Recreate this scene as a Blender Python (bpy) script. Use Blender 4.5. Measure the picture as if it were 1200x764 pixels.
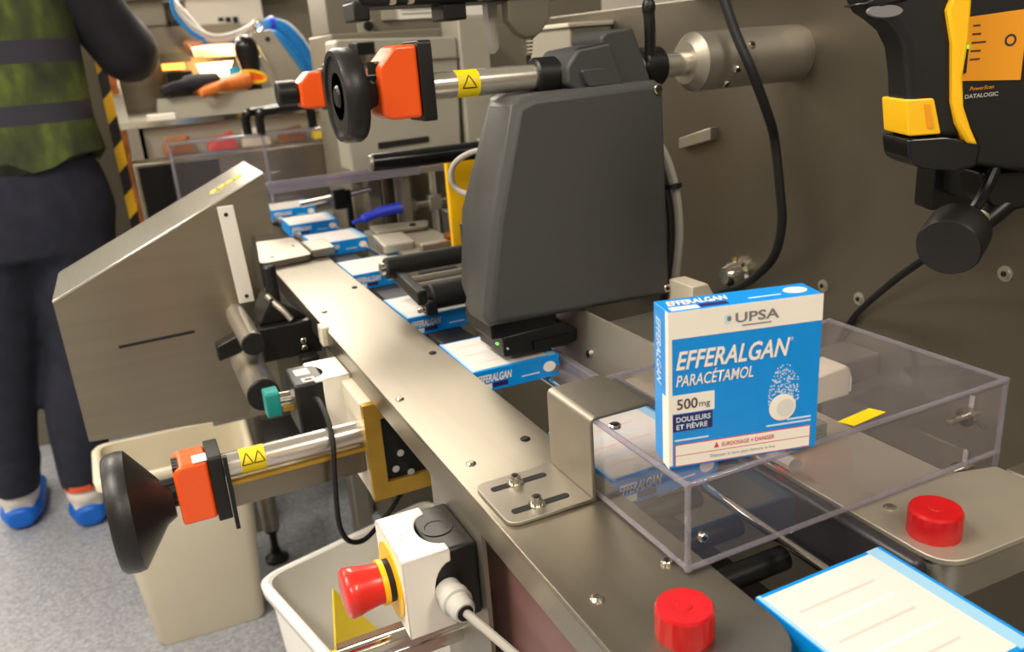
import bpy, bmesh, math, random
from mathutils import Vector, Matrix

for o in list(bpy.data.objects):
    bpy.data.objects.remove(o, do_unlink=True)
S = bpy.context.scene
C = S.collection
random.seed(7)

# ------------------------------------------------------------------ camera, light, exposure
cd = bpy.data.cameras.new('camera')
cam = bpy.data.objects.new('camera', cd)
C.objects.link(cam)
cam.matrix_world = Matrix(((0.90074258, 0.19708077, -0.38706844, 0),
                           (-0.42879766, 0.26139649, -0.86475687, 0),
                           (-0.06924862, 0.94489737, 0.31995872, 1.15),
                           (0, 0, 0, 1)))
cd.sensor_width = 36
cd.lens = 28.98
cd.clip_start = 0.02
cd.dof.use_dof = True
cd.dof.focus_distance = 0.62
cd.dof.aperture_fstop = 9.0
S.camera = cam
S.cycles.transparent_max_bounces = 48

w = bpy.data.worlds.new('world')
S.world = w
w.use_nodes = True
w.node_tree.nodes['Background'].inputs[0].default_value = (0.80, 0.76, 0.70, 1)
w.node_tree.nodes['Background'].inputs[1].default_value = 0.12

S.view_settings.view_transform = 'Standard'
S.view_settings.look = 'None'
S.view_settings.gamma = 1.0
S.view_settings.use_curve_mapping = False
S.view_settings.exposure = 0.25

LAMPS = [(-0.9, 0.7), (-0.7, -1.5), (0.9, -1.3)] + [(-0.75, 3.0 + 1.25 * k) for k in range(9)] + [(0.75, 3.2 + 1.4 * k) for k in range(5)] + [(-2.6, 1.0), (-2.6, 3.8), (-2.6, 7.0)]
LAMP_W = 40.0
LAMP_FAR_W = 26.0
for lx, ly in LAMPS:
    ld = bpy.data.lights.new('luminaire_light', 'AREA')
    ld.shape = 'RECTANGLE'
    ld.size = 0.55
    ld.size_y = 1.15
    ld.energy = LAMP_W if 0 < ly < 2.5 else LAMP_FAR_W
    ld.color = (1.0, 0.92, 0.81)
    lo = bpy.data.objects.new('luminaire_light', ld)
    lo.location = (lx, ly, 2.64)
    C.objects.link(lo)


# ------------------------------------------------------------------ materials
def lin(c):
    c = c / 255.0
    return c / 12.92 if c <= 0.04045 else ((c + 0.055) / 1.055) ** 2.4


def rgb(r, g, b):
    return (lin(r), lin(g), lin(b), 1)


def mat(name, col, rough=0.5, metal=0.0, noise=None, bump=None, trans=0.0, ior=1.45, emit=None, coat=0.0, stretch=None, rvar=0.0, aniso=None):
    """col sRGB 0-255; noise=(scale, amount) colour variation; bump=(scale, strength)."""
    m = bpy.data.materials.new(name)
    m.use_nodes = True
    nt = m.node_tree
    b = nt.nodes['Principled BSDF']
    b.inputs['Base Color'].default_value = rgb(*col)
    b.inputs['Roughness'].default_value = rough
    b.inputs['Metallic'].default_value = metal
    b.inputs['IOR'].default_value = ior
    b.inputs['Transmission Weight'].default_value = trans
    b.inputs['Coat Weight'].default_value = coat
    if emit:
        b.inputs['Emission Color'].default_value = rgb(*emit[0])
        b.inputs['Emission Strength'].default_value = emit[1]
    if aniso:
        b.inputs['Anisotropic'].default_value = 0.75
        cx = nt.nodes.new('ShaderNodeCombineXYZ')
        for k in range(3):
            cx.inputs[k].default_value = aniso[k]
        nt.links.new(cx.outputs[0], b.inputs['Tangent'])
    if noise or bump or rvar:
        tc = nt.nodes.new('ShaderNodeTexCoord')
        mp = nt.nodes.new('ShaderNodeMapping')
        nt.links.new(tc.outputs['Object'], mp.inputs['Vector'])
        if stretch:
            mp.inputs['Scale'].default_value = stretch
        if noise:
            n = nt.nodes.new('ShaderNodeTexNoise')
            n.inputs['Scale'].default_value = noise[0]
            n.inputs['Detail'].default_value = 5
            nt.links.new(mp.outputs[0], n.inputs['Vector'])
            r = nt.nodes.new('ShaderNodeValToRGB')
            a = noise[1]
            c0 = [max(0, x * (1 - a)) for x in b.inputs['Base Color'].default_value[:3]] + [1]
            c1 = [min(1, x * (1 + a)) for x in b.inputs['Base Color'].default_value[:3]] + [1]
            r.color_ramp.elements[0].color = c0
            r.color_ramp.elements[1].color = c1
            r.color_ramp.elements[0].position = 0.3
            r.color_ramp.elements[1].position = 0.7
            nt.links.new(n.outputs['Fac'], r.inputs[0])
            nt.links.new(r.outputs[0], b.inputs['Base Color'])
            if rvar:
                mr = nt.nodes.new('ShaderNodeMapRange')
                mr.inputs['To Min'].default_value = max(0.02, rough - rvar)
                mr.inputs['To Max'].default_value = rough + rvar
                nt.links.new(n.outputs['Fac'], mr.inputs['Value'])
                nt.links.new(mr.outputs[0], b.inputs['Roughness'])
        if bump:
            n2 = nt.nodes.new('ShaderNodeTexNoise')
            n2.inputs['Scale'].default_value = bump[0]
            n2.inputs['Detail'].default_value = 3
            nt.links.new(mp.outputs[0], n2.inputs['Vector'])
            bp = nt.nodes.new('ShaderNodeBump')
            bp.inputs['Strength'].default_value = bump[1]
            bp.inputs['Distance'].default_value = 0.002
            nt.links.new(n2.outputs['Fac'], bp.inputs['Height'])
            nt.links.new(bp.outputs[0], b.inputs['Normal'])
    return m


def acrylic(name, tint, alpha_glass=0.93, rough=0.03):
    """thin clear plastic: mostly transparent with a Fresnel gloss"""
    m = bpy.data.materials.new(name)
    m.use_nodes = True
    nt = m.node_tree
    nt.nodes.clear()
    out = nt.nodes.new('ShaderNodeOutputMaterial')
    tr = nt.nodes.new('ShaderNodeBsdfTransparent')
    tr.inputs[0].default_value = rgb(*tint)
    gl = nt.nodes.new('ShaderNodeBsdfGlossy')
    gl.inputs['Roughness'].default_value = rough
    gl.inputs[0].default_value = (0.9, 0.9, 0.92, 1)
    df = nt.nodes.new('ShaderNodeBsdfDiffuse')
    df.inputs[0].default_value = rgb(205, 200, 205)
    fr = nt.nodes.new('ShaderNodeFresnel')
    fr.inputs[0].default_value = 1.49
    m1 = nt.nodes.new('ShaderNodeMixShader')
    m1.inputs[0].default_value = 1 - alpha_glass
    m2 = nt.nodes.new('ShaderNodeMixShader')
    nt.links.new(tr.outputs[0], m1.inputs[1])
    nt.links.new(df.outputs[0], m1.inputs[2])
    geo = nt.nodes.new('ShaderNodeNewGeometry')
    inv = nt.nodes.new('ShaderNodeMath')
    inv.operation = 'SUBTRACT'
    inv.inputs[0].default_value = 1.0
    nt.links.new(geo.outputs['Backfacing'], inv.inputs[1])
    mul = nt.nodes.new('ShaderNodeMath')
    mul.operation = 'MULTIPLY'
    nt.links.new(fr.outputs[0], mul.inputs[0])
    nt.links.new(inv.outputs[0], mul.inputs[1])
    nt.links.new(mul.outputs[0], m2.inputs[0])
    nt.links.new(m1.outputs[0], m2.inputs[1])
    nt.links.new(gl.outputs[0], m2.inputs[2])
    nt.links.new(m2.outputs[0], out.inputs[0])
    return m


STEEL = mat('brushed_steel', (142, 135, 121), 0.33, 0.92, noise=(10, 0.05), bump=(500, 0.04), stretch=(6, 0.2, 6), rvar=0.02, aniso=(1, 0, 0))
STEELX = mat('brushed_steel_cross', (140, 132, 116), 0.32, 0.95, noise=(10, 0.05), bump=(500, 0.04), stretch=(0.2, 6, 6), rvar=0.02, aniso=(0, 0, 1))
STEELP = mat('polished_steel', (200, 195, 184), 0.26, 0.85)
PLATES = mat('satin_steel_plate', (182, 174, 158), 0.45, 0.65, noise=(20, 0.05))
RODST = mat('ground_rod_steel', (222, 217, 206), 0.22, 0.82)
STEELM = mat('matt_steel', (158, 152, 140), 0.45, 0.9, noise=(30, 0.06))
WALLST = mat('dark_bead_blasted_steel', (110, 103, 90), 0.46, 0.8, noise=(5, 0.08), bump=(300, 0.05))
CHROME = mat('polished_chrome', (222, 218, 208), 0.12, 1.0)
ALU = mat('anodised_aluminium', (176, 170, 158), 0.42, 0.8, noise=(40, 0.05))
BOLT = mat('bright_screw_steel', (205, 200, 188), 0.2, 1.0)
DARKHOLE = mat('dark_recess', (18, 17, 16), 0.7)
BLACK = mat('black_plastic', (20, 20, 20), 0.42, noise=(40, 0.15))
BLACKG = mat('glossy_black_plastic', (16, 16, 17), 0.22)
BLACKM = mat('black_anodised_metal', (24, 24, 23), 0.35, 0.3)
RUBBER = mat('black_rubber', (16, 16, 17), 0.6)
WHEEL = mat('handwheel_black', (30, 29, 28), 0.38, bump=(400, 0.1))
GREYP = mat('charcoal_printer_plastic', (68, 69, 68), 0.5, noise=(500, 0.10), bump=(900, 0.12))
ORANGE = mat('orange_plastic', (250, 92, 26), 0.3, coat=0.3)
YELST = mat('yellow_sticker', (238, 210, 20), 0.45)
STBLK = mat('sticker_black', (35, 32, 12), 0.5)
RED = mat('red_plastic', (188, 18, 24), 0.32, noise=(60, 0.06))
ESRED = mat('emergency_red', (212, 44, 34), 0.28, coat=0.3)
WHITEP = mat('white_plastic', (234, 229, 218), 0.38)
CREAM = mat('cream_plastic', (214, 205, 184), 0.42)
GREYW = mat('pale_grey_plastic', (188, 186, 180), 0.45)
YELP = mat('yellow_plastic', (246, 190, 22), 0.35)
ORP = mat('orange_label', (232, 154, 30), 0.4)
TEAL = mat('teal_plastic', (20, 138, 132), 0.4)
GOLD = mat('gold_plated_frame', (196, 156, 62), 0.35, 0.6, noise=(40, 0.1))
BEIGEBIN = mat('beige_bin_plastic', (222, 213, 190), 0.5, noise=(6, 0.04))
WHITEBIN = mat('white_bin_plastic', (244, 242, 236), 0.45)
HOUSING = mat('beige_grey_enamel', (156, 152, 138), 0.5, noise=(12, 0.03))
HOUSDK = mat('taupe_enamel', (112, 106, 92), 0.5, noise=(12, 0.03))
MAUVE = mat('mauve_brown_panel', (116, 82, 78), 0.45, noise=(20, 0.08))
PAPER = mat('white_paper', (232, 230, 222), 0.8)
INK = mat('print_ink', (60, 58, 66), 0.7)
BLUE = mat('carton_blue', (0, 138, 222), 0.36, noise=(90, 0.03))
CWHITE = mat('carton_white', (236, 230, 218), 0.42)
CIVORY = mat('carton_back_white', (216, 213, 207), 0.4)
CLBLUE = mat('carton_pale_blue', (150, 196, 226), 0.4)
NAVY = mat('print_navy', (40, 30, 92), 0.45)
PGREY = mat('print_grey', (122, 120, 122), 0.5)
PRED = mat('print_red', (204, 60, 58), 0.5)
PPALE = mat('print_pale', (200, 220, 236), 0.5)
PALERED = mat('print_pale_red', (226, 190, 184), 0.5)
PGREEN = mat('print_grey_green', (108, 128, 122), 0.5)
DKPRINT = mat('print_dark', (48, 44, 56), 0.5)
BELT = mat('conveyor_belt_dark', (44, 42, 42), 0.5, noise=(80, 0.1))
DKBAR = mat('dark_grey_guide', (52, 51, 54), 0.35, 0.1)
BROWN = mat('brown_bronze', (92, 66, 42), 0.45, 0.5)
GREYCAB = mat('grey_cable_sheath', (164, 160, 152), 0.45)
BLUEHOSE = mat('blue_hose', (32, 128, 206), 0.35)
BLUEGRIP = mat('blue_grip', (50, 70, 216), 0.35)
COPPER = mat('copper_glow_metal', (196, 120, 70), 0.25, 0.9, noise=(30, 0.3))
LAMPG = mat('heat_lamp_glow', (255, 220, 150), 0.5, emit=((255, 214, 140), 9.0))
LAMPS_ = mat('small_lamp_glow', (255, 170, 70), 0.5, emit=((255, 168, 64), 3.0))
ADDEDL = mat('added_light_glow', (255, 246, 226), 0.5, emit=((255, 244, 220), 14.0))
LEDR = mat('red_led', (255, 60, 40), 0.4, emit=((255, 50, 30), 4.0))
LEDG = mat('green_led', (80, 255, 60), 0.4, emit=((90, 255, 60), 2.0))
PCB = mat('circuit_grey_green', (104, 112, 96), 0.5, noise=(260, 0.4))
GLOVEO = mat('orange_glove_rubber', (226, 124, 52), 0.55, noise=(60, 0.15))
CLEAR = acrylic('clear_acrylic', (250, 249, 251), 0.965)
EDGE = acrylic('acrylic_edge', (222, 219, 230), 0.80, 0.12)
VIOLET = acrylic('violet_tinted_acrylic', (196, 190, 216), 0.74)
NAVYCLOTH = mat('navy_work_cloth', (34, 36, 50), 0.9, noise=(24, 0.25), bump=(60, 0.6))
BLACKCLOTH = mat('dark_navy_sleeve', (30, 28, 36), 0.85, noise=(24, 0.2), bump=(50, 0.6))
SKIN = mat('skin', (206, 160, 136), 0.5)
HAIR = mat('dark_hair', (46, 36, 30), 0.6, bump=(200, 0.5))
OVERSHOE = mat('blue_overshoe_film', (10, 98, 200), 0.4, bump=(60, 0.8))
SHOE = mat('white_shoe', (218, 212, 206), 0.6)
SHOEO = mat('orange_shoe_trim', (226, 92, 52), 0.6)
LIPS = mat('lips', (170, 98, 92), 0.5)
EYE = mat('eye_white', (230, 226, 220), 0.3)
CEILM = mat('ceiling_white', (196, 192, 182), 0.9)
LUMI = mat('luminaire_diffuser', (255, 246, 230), 0.6, emit=((255, 236, 205), 3.0))
ROOMW = mat('room_wall_paint', (186, 180, 168), 0.8, noise=(3, 0.02))


def floor_material():
    m = bpy.data.materials.new('speckled_grey_vinyl')
    m.use_nodes = True
    nt = m.node_tree
    b = nt.nodes['Principled BSDF']
    tc = nt.nodes.new('ShaderNodeTexCoord')
    n = nt.nodes.new('ShaderNodeTexNoise')
    n.inputs['Scale'].default_value = 130
    n.inputs['Detail'].default_value = 8
    n.inputs['Roughness'].default_value = 0.75
    nt.links.new(tc.outputs['Object'], n.inputs['Vector'])
    r = nt.nodes.new('ShaderNodeValToRGB')
    e = r.color_ramp.elements
    e[0].position, e[0].color = 0.30, rgb(108, 111, 120)
    e[1].position, e[1].color = 0.70, rgb(196, 198, 204)
    k = e.new(0.5)
    k.color = rgb(152, 155, 162)
    nt.links.new(n.outputs['Fac'], r.inputs[0])
    nt.links.new(r.outputs[0], b.inputs['Base Color'])
    b.inputs['Roughness'].default_value = 0.3
    return m


FLOORM = floor_material()


def vest_material():
    """printed hi-vis cloth: mottled yellow-green with dark bands, banded by the cloth's own height"""
    m = bpy.data.materials.new('hi_vis_cloth')
    m.use_nodes = True
    nt = m.node_tree
    b = nt.nodes['Principled BSDF']
    b.inputs['Roughness'].default_value = 0.9
    tc = nt.nodes.new('ShaderNodeTexCoord')
    sx = nt.nodes.new('ShaderNodeSeparateXYZ')
    nt.links.new(tc.outputs['Object'], sx.inputs[0])
    mr = nt.nodes.new('ShaderNodeMapRange')
    mr.inputs['From Min'].default_value = 0.90
    mr.inputs['From Max'].default_value = 1.40
    nt.links.new(sx.outputs['Z'], mr.inputs['Value'])
    r = nt.nodes.new('ShaderNodeValToRGB')
    r.color_ramp.interpolation = 'CONSTANT'
    e = r.color_ramp.elements
    e[0].position, e[0].color = 0.0, (0, 0, 0, 1)
    e[1].position, e[1].color = 0.31, (1, 1, 1, 1)
    for p, v in ((0.40, 0), (0.58, 1), (0.68, 0)):
        k = e.new(p)
        k.color = (v, v, v, 1)
    nt.links.new(mr.outputs[0], r.inputs[0])
    n = nt.nodes.new('ShaderNodeTexNoise')
    n.inputs['Scale'].default_value = 9
    n.inputs['Detail'].default_value = 4
    mp = nt.nodes.new('ShaderNodeMapping')
    mp.inputs['Scale'].default_value = (1.6, 1, 0.7)
    nt.links.new(tc.outputs['Object'], mp.inputs[0])
    nt.links.new(mp.outputs[0], n.inputs['Vector'])
    g = nt.nodes.new('ShaderNodeValToRGB')
    ge = g.color_ramp.elements
    ge[0].position, ge[0].color = 0.36, rgb(44, 50, 32)
    ge[1].position, ge[1].color = 0.68, rgb(104, 116, 42)
    k = ge.new(0.52)
    k.color = rgb(66, 76, 38)
    nt.links.new(n.outputs['Fac'], g.inputs[0])
    mx = nt.nodes.new('ShaderNodeMix')
    mx.data_type = 'RGBA'
    nt.links.new(r.outputs[0], mx.inputs['Factor'])
    nt.links.new(g.outputs[0], mx.inputs['A'])
    mx.inputs['B'].default_value = rgb(52, 50, 60)
    nt.links.new(mx.outputs['Result'], b.inputs['Base Color'])
    return m


VEST = vest_material()


# ------------------------------------------------------------------ mesh helpers
def V(*a):
    return Vector(a)


def smooth_path(pts, sub=6):
    P = [Vector(p) for p in pts]
    out = []
    for i in range(len(P) - 1):
        p0 = P[max(i - 1, 0)]
        p1, p2 = P[i], P[i + 1]
        p3 = P[min(i + 2, len(P) - 1)]
        for k in range(sub):
            t = k / sub
            out.append(0.5 * ((2 * p1) + (p2 - p0) * t + (2 * p0 - 5 * p1 + 4 * p2 - p3) * t * t + (3 * p1 - p0 - 3 * p2 + p3) * t ** 3))
    out.append(P[-1])
    return out


def round_poly(pts, r, seg=4):
    """round the corners of a 2-D polygon; r a number or one radius per corner"""
    n = len(pts)
    out = []
    for i in range(n):
        p = Vector(pts[i])
        a = Vector(pts[i - 1]) - p
        c = Vector(pts[(i + 1) % n]) - p
        rr = r[i] if isinstance(r, (list, tuple)) else r
        rr = min(rr, a.length * 0.49, c.length * 0.49)
        if rr <= 1e-6:
            out.append(tuple(p))
            continue
        A = p + a.normalized() * rr
        B = p + c.normalized() * rr
        for k in range(seg + 1):
            t = k / seg
            out.append(tuple((1 - t) ** 2 * A + 2 * t * (1 - t) * p + t * t * B))
    return out


def rect(a0, a1, b0, b1):
    return [(a0, b0), (a1, b0), (a1, b1), (a0, b1)]


class MB:
    def __init__(self):
        self.bm = bmesh.new()

    def poly(self, rings, cap=True):
        bm = self.bm
        R = [[bm.verts.new(p) for p in r] for r in rings]
        n = len(R[0])
        for a, b in zip(R[:-1], R[1:]):
            for i in range(n):
                j = (i + 1) % n
                bm.faces.new((a[i], a[j], b[j], b[i]))
        if cap:
            bm.faces.new(R[0][::-1])
            bm.faces.new(R[-1])
        return self

    def box(self, x0, x1, y0, y1, z0, z1):
        return self.poly([[(x0, y0, z0), (x1, y0, z0), (x1, y1, z0), (x0, y1, z0)],
                          [(x0, y0, z1), (x1, y0, z1), (x1, y1, z1), (x0, y1, z1)]])

    def prism(self, pts, axis, a0, a1):
        f = {'X': lambda p, a: (a, p[0], p[1]), 'Y': lambda p, a: (p[0], a, p[1]), 'Z': lambda p, a: (p[0], p[1], a)}[axis]
        return self.poly([[f(p, a0) for p in pts], [f(p, a1) for p in pts]])

    def lathe(self, o, d, prof, seg=24):
        o, d = Vector(o), Vector(d).normalized()
        u = d.cross(Vector((0, 0, 1)))
        if u.length < 1e-3:
            u = Vector((1, 0, 0))
        u.normalize()
        v = d.cross(u)
        return self.poly([[o + d * t + (u * math.cos(2 * math.pi * k / seg) + v * math.sin(2 * math.pi * k / seg)) * max(r, 1e-5)
                           for k in range(seg)] for t, r in prof])

    def cyl(self, a, b, r, seg=20, ch=0.0):
        a, b = Vector(a), Vector(b)
        L = (b - a).length
        prof = [(0, r), (L, r)] if not ch else [(0, r - ch), (ch, r), (L - ch, r), (L, r - ch)]
        return self.lathe(a, b - a, prof, seg)

    def tube(self, pts, r, seg=8):
        P = [Vector(p) for p in pts]
        u = None
        rings = []
        for i, p in enumerate(P):
            d = (P[min(i + 1, len(P) - 1)] - P[max(i - 1, 0)]).normalized()
            if u is None:
                u = d.cross(Vector((0.3, 0.2, 1))).normalized()
            u = (u - d * u.dot(d)).normalized()
            v = d.cross(u)
            rad = r[i] if isinstance(r, (list, tuple)) else r
            rings.append([p + (u * math.cos(2 * math.pi * k / seg) + v * math.sin(2 * math.pi * k / seg)) * rad for k in range(seg)])
        return self.poly(rings)

    def loft(self, secs, seg=20):
        """secs: (centre, half-width vector, half-depth vector)"""
        rings = []
        for c, a, b in secs:
            c, a, b = Vector(c), Vector(a), Vector(b)
            rings.append([c + a * math.cos(2 * math.pi * k / seg) + b * math.sin(2 * math.pi * k / seg) for k in range(seg)])
        return self.poly(rings)

    def ball(self, c, rx, ry, rz, seg=18):
        c = Vector(c)
        rings = []
        for i in range(1, 12):
            t = math.pi * i / 12
            rings.append([c + Vector((rx * math.sin(t) * math.cos(2 * math.pi * k / seg), ry * math.sin(t) * math.sin(2 * math.pi * k / seg), -rz * math.cos(t))) for k in range(seg)])
        return self.poly(rings)

    def build(self, name, m, parent=None, label=None, cat=None, group=None, kind=None, bevel=0.0, angle=32, local=False, remesh=0, seg=2):
        bmesh.ops.recalc_face_normals(self.bm, faces=self.bm.faces)
        me = bpy.data.meshes.new(name)
        off = Vector((0, 0, 0))
        if parent is not None:
            q = parent
            if not local:
                while q is not None:
                    off += q.location
                    q = q.parent
        else:
            vs = [v.co for v in self.bm.verts]
            lo = [min(v[i] for v in vs) for i in range(3)]
            hi = [max(v[i] for v in vs) for i in range(3)]
            off = Vector(((lo[0] + hi[0]) / 2, (lo[1] + hi[1]) / 2, lo[2]))
        for v in self.bm.verts:
            v.co -= off
        self.bm.to_mesh(me)
        self.bm.free()
        me.materials.append(m)
        for p in me.polygons:
            p.use_smooth = True
        me.set_sharp_from_angle(angle=math.radians(angle))
        o = bpy.data.objects.new(name, me)
        C.objects.link(o)
        if parent is not None:
            o.parent = parent
        else:
            o.location = off
        if bevel:
            bv = o.modifiers.new('bevel', 'BEVEL')
            bv.width = bevel
            bv.segments = seg
            bv.limit_method = 'ANGLE'
            bv.angle_limit = math.radians(40)
        if remesh:
            rm = o.modifiers.new('remesh', 'REMESH')
            rm.mode = 'VOXEL'
            rm.voxel_size = remesh
            rm.use_smooth_shade = True
            sm = o.modifiers.new('smooth', 'SMOOTH')
            sm.iterations = 6
            sm.factor = 0.5
        for k, v in (('label', label), ('category', cat), ('group', group), ('kind', kind)):
            if v:
                o[k] = v
        return o


def thing(name, label, cat, loc=(0, 0, 0), rotz=0.0, group=None):
    o = bpy.data.objects.new(name, None)
    C.objects.link(o)
    o.empty_display_size = 0.02
    o.location = loc
    o.rotation_euler = (0, 0, rotz)
    o['label'] = label
    o['category'] = cat
    if group:
        o['group'] = group
    return o


def copy_tree(o, parent=None):
    c = o.copy()
    C.objects.link(c)
    if parent is not None:
        c.parent = parent
    for ch in list(o.children):
        copy_tree(ch, c)
    return c


def text(name, body, m, parent, o, right, up, width, height, shear=0.0, bold=0.0, space=1.0, lift=0.0003, local=True):
    """flat lettering fitted into a width x height box whose lower left corner is o"""
    cu = bpy.data.curves.new(name, 'FONT')
    cu.body = body
    cu.size = 1.0
    cu.shear = shear
    cu.offset = bold
    cu.space_character = space
    cu.resolution_u = 3
    tmp = bpy.data.objects.new(name, cu)
    C.objects.link(tmp)
    dg = bpy.context.evaluated_depsgraph_get()
    me = bpy.data.meshes.new_from_object(tmp.evaluated_get(dg))
    bpy.data.objects.remove(tmp, do_unlink=True)
    xs = [v.co.x for v in me.vertices]
    ys = [v.co.y for v in me.vertices]
    x0, x1, y0, y1 = min(xs), max(xs), min(ys), max(ys)
    o, right, up = Vector(o), Vector(right).normalized(), Vector(up).normalized()
    nrm = right.cross(up)
    off = Vector((0, 0, 0))
    if not local:
        q = parent
        while q is not None:
            off += q.location
            q = q.parent
    for v in me.vertices:
        v.co = o - off + right * ((v.co.x - x0) / (x1 - x0) * width) + up * ((v.co.y - y0) / (y1 - y0) * height) + nrm * lift
    me.materials.clear()
    me.materials.append(m)
    ob = bpy.data.objects.new(name, me)
    C.objects.link(ob)
    ob.parent = parent
    return ob


def screw(parent, p, d, r=0.004, h=0.003, name='screw'):
    """socket-head screw: head with a dark hexagonal recess as its sub-part"""
    p, d = Vector(p), Vector(d).normalized()
    m = MB()
    m.lathe(p - d * 0.0005, d, [(0, r), (h * 0.75, r), (h, r * 0.82)], 14)
    s = m.build(name, BOLT, parent)
    m = MB()
    m.lathe(p + d * (h - 0.0006), d, [(0, r * 0.5), (0.0008, r * 0.5)], 6)
    m.build('socket', DARKHOLE, s)
    return s


def warning_sticker(parent, a, b, r, tri=True, view=170, n=1):
    """yellow wrap-around band on a rod along X with a black triangle printed on its upper front"""
    m = MB()
    m.cyl(a, b, r, 28)
    st = m.build('warning_sticker', YELST, parent)
    if tri:
        mx = (a[0] + b[0]) / 2
        m = MB()
        ang = math.radians(view)
        mid = mx
        for q in range(n):
            w0 = .007 if n == 1 else .0052
            mx = mid + (q - (n - 1) / 2) * .0115
            cor = [(-w0, -.006), (w0, -.006), (0, .006), (-w0, -.006)]
            path = []
            for c0, c1 in zip(cor[:-1], cor[1:]):
                for k in range(6):
                    dx = c0[0] + (c1[0] - c0[0]) * k / 6
                    an = ang - (c0[1] + (c1[1] - c0[1]) * k / 6) / r
                    path.append((mx + dx, a[1] + math.cos(an) * r, a[2] + math.sin(an) * r))
            path.append(path[0])
            m.tube(path, .0006, 6)
        m.build('warning_triangle', STBLK, st)
    return st


# ------------------------------------------------------------------ the room
def struct(name, mb, m):
    return mb.build(name, m, kind='structure')


struct('floor', MB().box(-4.5, 4, -3, 14, -0.05, 0), FLOORM)
struct('ceiling', MB().box(-4.5, 4, -3, 14, 2.7, 2.75), CEILM)
struct('wall_left', MB().box(-4.6, -4.5, -3, 14, 0, 2.7), ROOMW)
struct('wall_right', MB().box(4, 4.1, -3, 14, 0, 2.7), ROOMW)
struct('wall_back', MB().box(-4.5, 4, 14, 14.1, 0, 2.7), ROOMW)
struct('wall_front', MB().box(-4.5, 4, -3.1, -3, 0, 2.7), ROOMW)
for i, (lx, ly) in enumerate(LAMPS):
    t = thing('ceiling_luminaire', 'rectangular ceiling light panel above the packing line', 'ceiling light', (lx, ly, 2.65), group='ceiling light panels')
    MB().box(lx - .32, lx + .32, ly - .62, ly + .62, 2.655, 2.70).build('frame', WHITEP, t)
    MB().box(lx - .28, lx + .28, ly - .58, ly + .58, 2.65, 2.656).build('diffuser', LUMI, t)

# ------------------------------------------------------------------ big machine back panel (right)
t = thing('steel_backplate', 'large dark brushed steel panel along the conveyor behind the printer and scanner', 'machine panel', (.735, .3, 0))
MB().box(.72, .75, -.9, 1.42, 0, 1.194).build('panel', WALLST, t, bevel=.002)
for (y, z) in ((.699, .857), (.645, .854), (.544, .968), (.479, .919)):
    sc = MB().lathe((.721, y, z), (-1, 0, 0), [(0, .0075), (.002, .0075), (.002, .0055), (.0035, .005)], 18).build('bolt', ALU, t)
    MB().lathe((.7172, y, z), (-1, 0, 0), [(0, .0028), (.0008, .0028)], 6).build('socket', DARKHOLE, sc)
g = MB().lathe((.72, .845, .842), (-1, 0, 0), [(0, .022), (.006, .022), (.008, .017), (.02, .015), (.03, .011)], 24).build('cable_gland', CHROME, t)
m = MB().prism([(.898, 1.015), (.967, .998), (.967, 1.013), (.898, 1.031)], 'X', .709, .721)
m.build('catch_block', ALU, t, bevel=.001)

t = thing('shaft_collar', 'fat grey cylindrical collar gripping the chrome shaft at the dark panel', 'shaft collar', (.64, .76, 1.09))
MB().lathe((.565, .76, 1.121), (1, 0, 0), [(0, .014), (.0, .022), (.010, .031), (.156, .031)], 40).build('barrel', ALU, t, angle=25)
for (x, an) in ((.612, 200), (.632, 155), (.606, 232), (.650, 232)):
    a = math.radians(an)
    d = (0, math.cos(a), math.sin(a))
    screw(t, (x, .76 + d[1] * .0305, 1.121 + d[2] * .0305), d, .0045, .0035, 'set_screw')

# ------------------------------------------------------------------ upper adjustment shaft with wheel
YR, ZR = .76, 1.12
t = thing('adjustment_shaft', 'polished chrome shaft running through the top of the charcoal printer', 'shaft', (.43, YR, 1.107))
MB().cyl((.205, YR, ZR), (.285, YR, ZR), .006, 16).build('spindle', BLACKM, t)
MB().cyl((.27, YR, ZR), (.575, YR, ZR), .0125, 32).build('rod', RODST, t)
warning_sticker(t, (.298, YR, ZR), (.321, YR, ZR), .0127)


def handwheel(t, x, y, z, R, face):
    """dished wheel about X: rim, web and hub; face=-1 turns its hollow side to -X"""
    s = face
    m = MB()
    seg = 40
    prof = [(0.0, R * .94), (.004, R), (.017, R), (.021, R * .95), (.021, R * .84), (.010, R * .80), (.004, R * .84), (0, R * .88)]
    rings = []
    for k in range(seg):
        a = 2 * math.pi * k / seg
        rings.append([(x + s * (tt - .0105), y + math.cos(a) * r, z + math.sin(a) * r) for tt, r in prof])
    rings.append(rings[0])
    m.poly(rings, cap=False)
    bmesh.ops.remove_doubles(m.bm, verts=m.bm.verts, dist=1e-5)
    m.build('rim', WHEEL, t, angle=50)
    m = MB()
    m.lathe((x - s * .004, y, z), (-s, 0, 0), [(-.012, R * .83), (-.004, R * .83), (.006, R * .45), (.022, R * .28), (.022, R * .18), (0, R * .18), (-.012, R * .5)], 32)
    m.build('web', WHEEL, t, angle=50)


t = thing('handwheel', 'small black handwheel on the upper chrome shaft left of the big orange indicator', 'handwheel', (.195, YR, 1.075))
handwheel(t, .194, YR, 1.1185, .0415, -1)
MB().lathe((.184, YR, 1.1185), (1, 0, 0), [(0, .008), (.002, .010), (.006, .010), (.008, .030)], 28).build('inner_hub', WHEEL, t)
MB().cyl((.196, YR, ZR), (.222, YR, ZR), .011, 20, .002).build('hub', BLACK, t)


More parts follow.
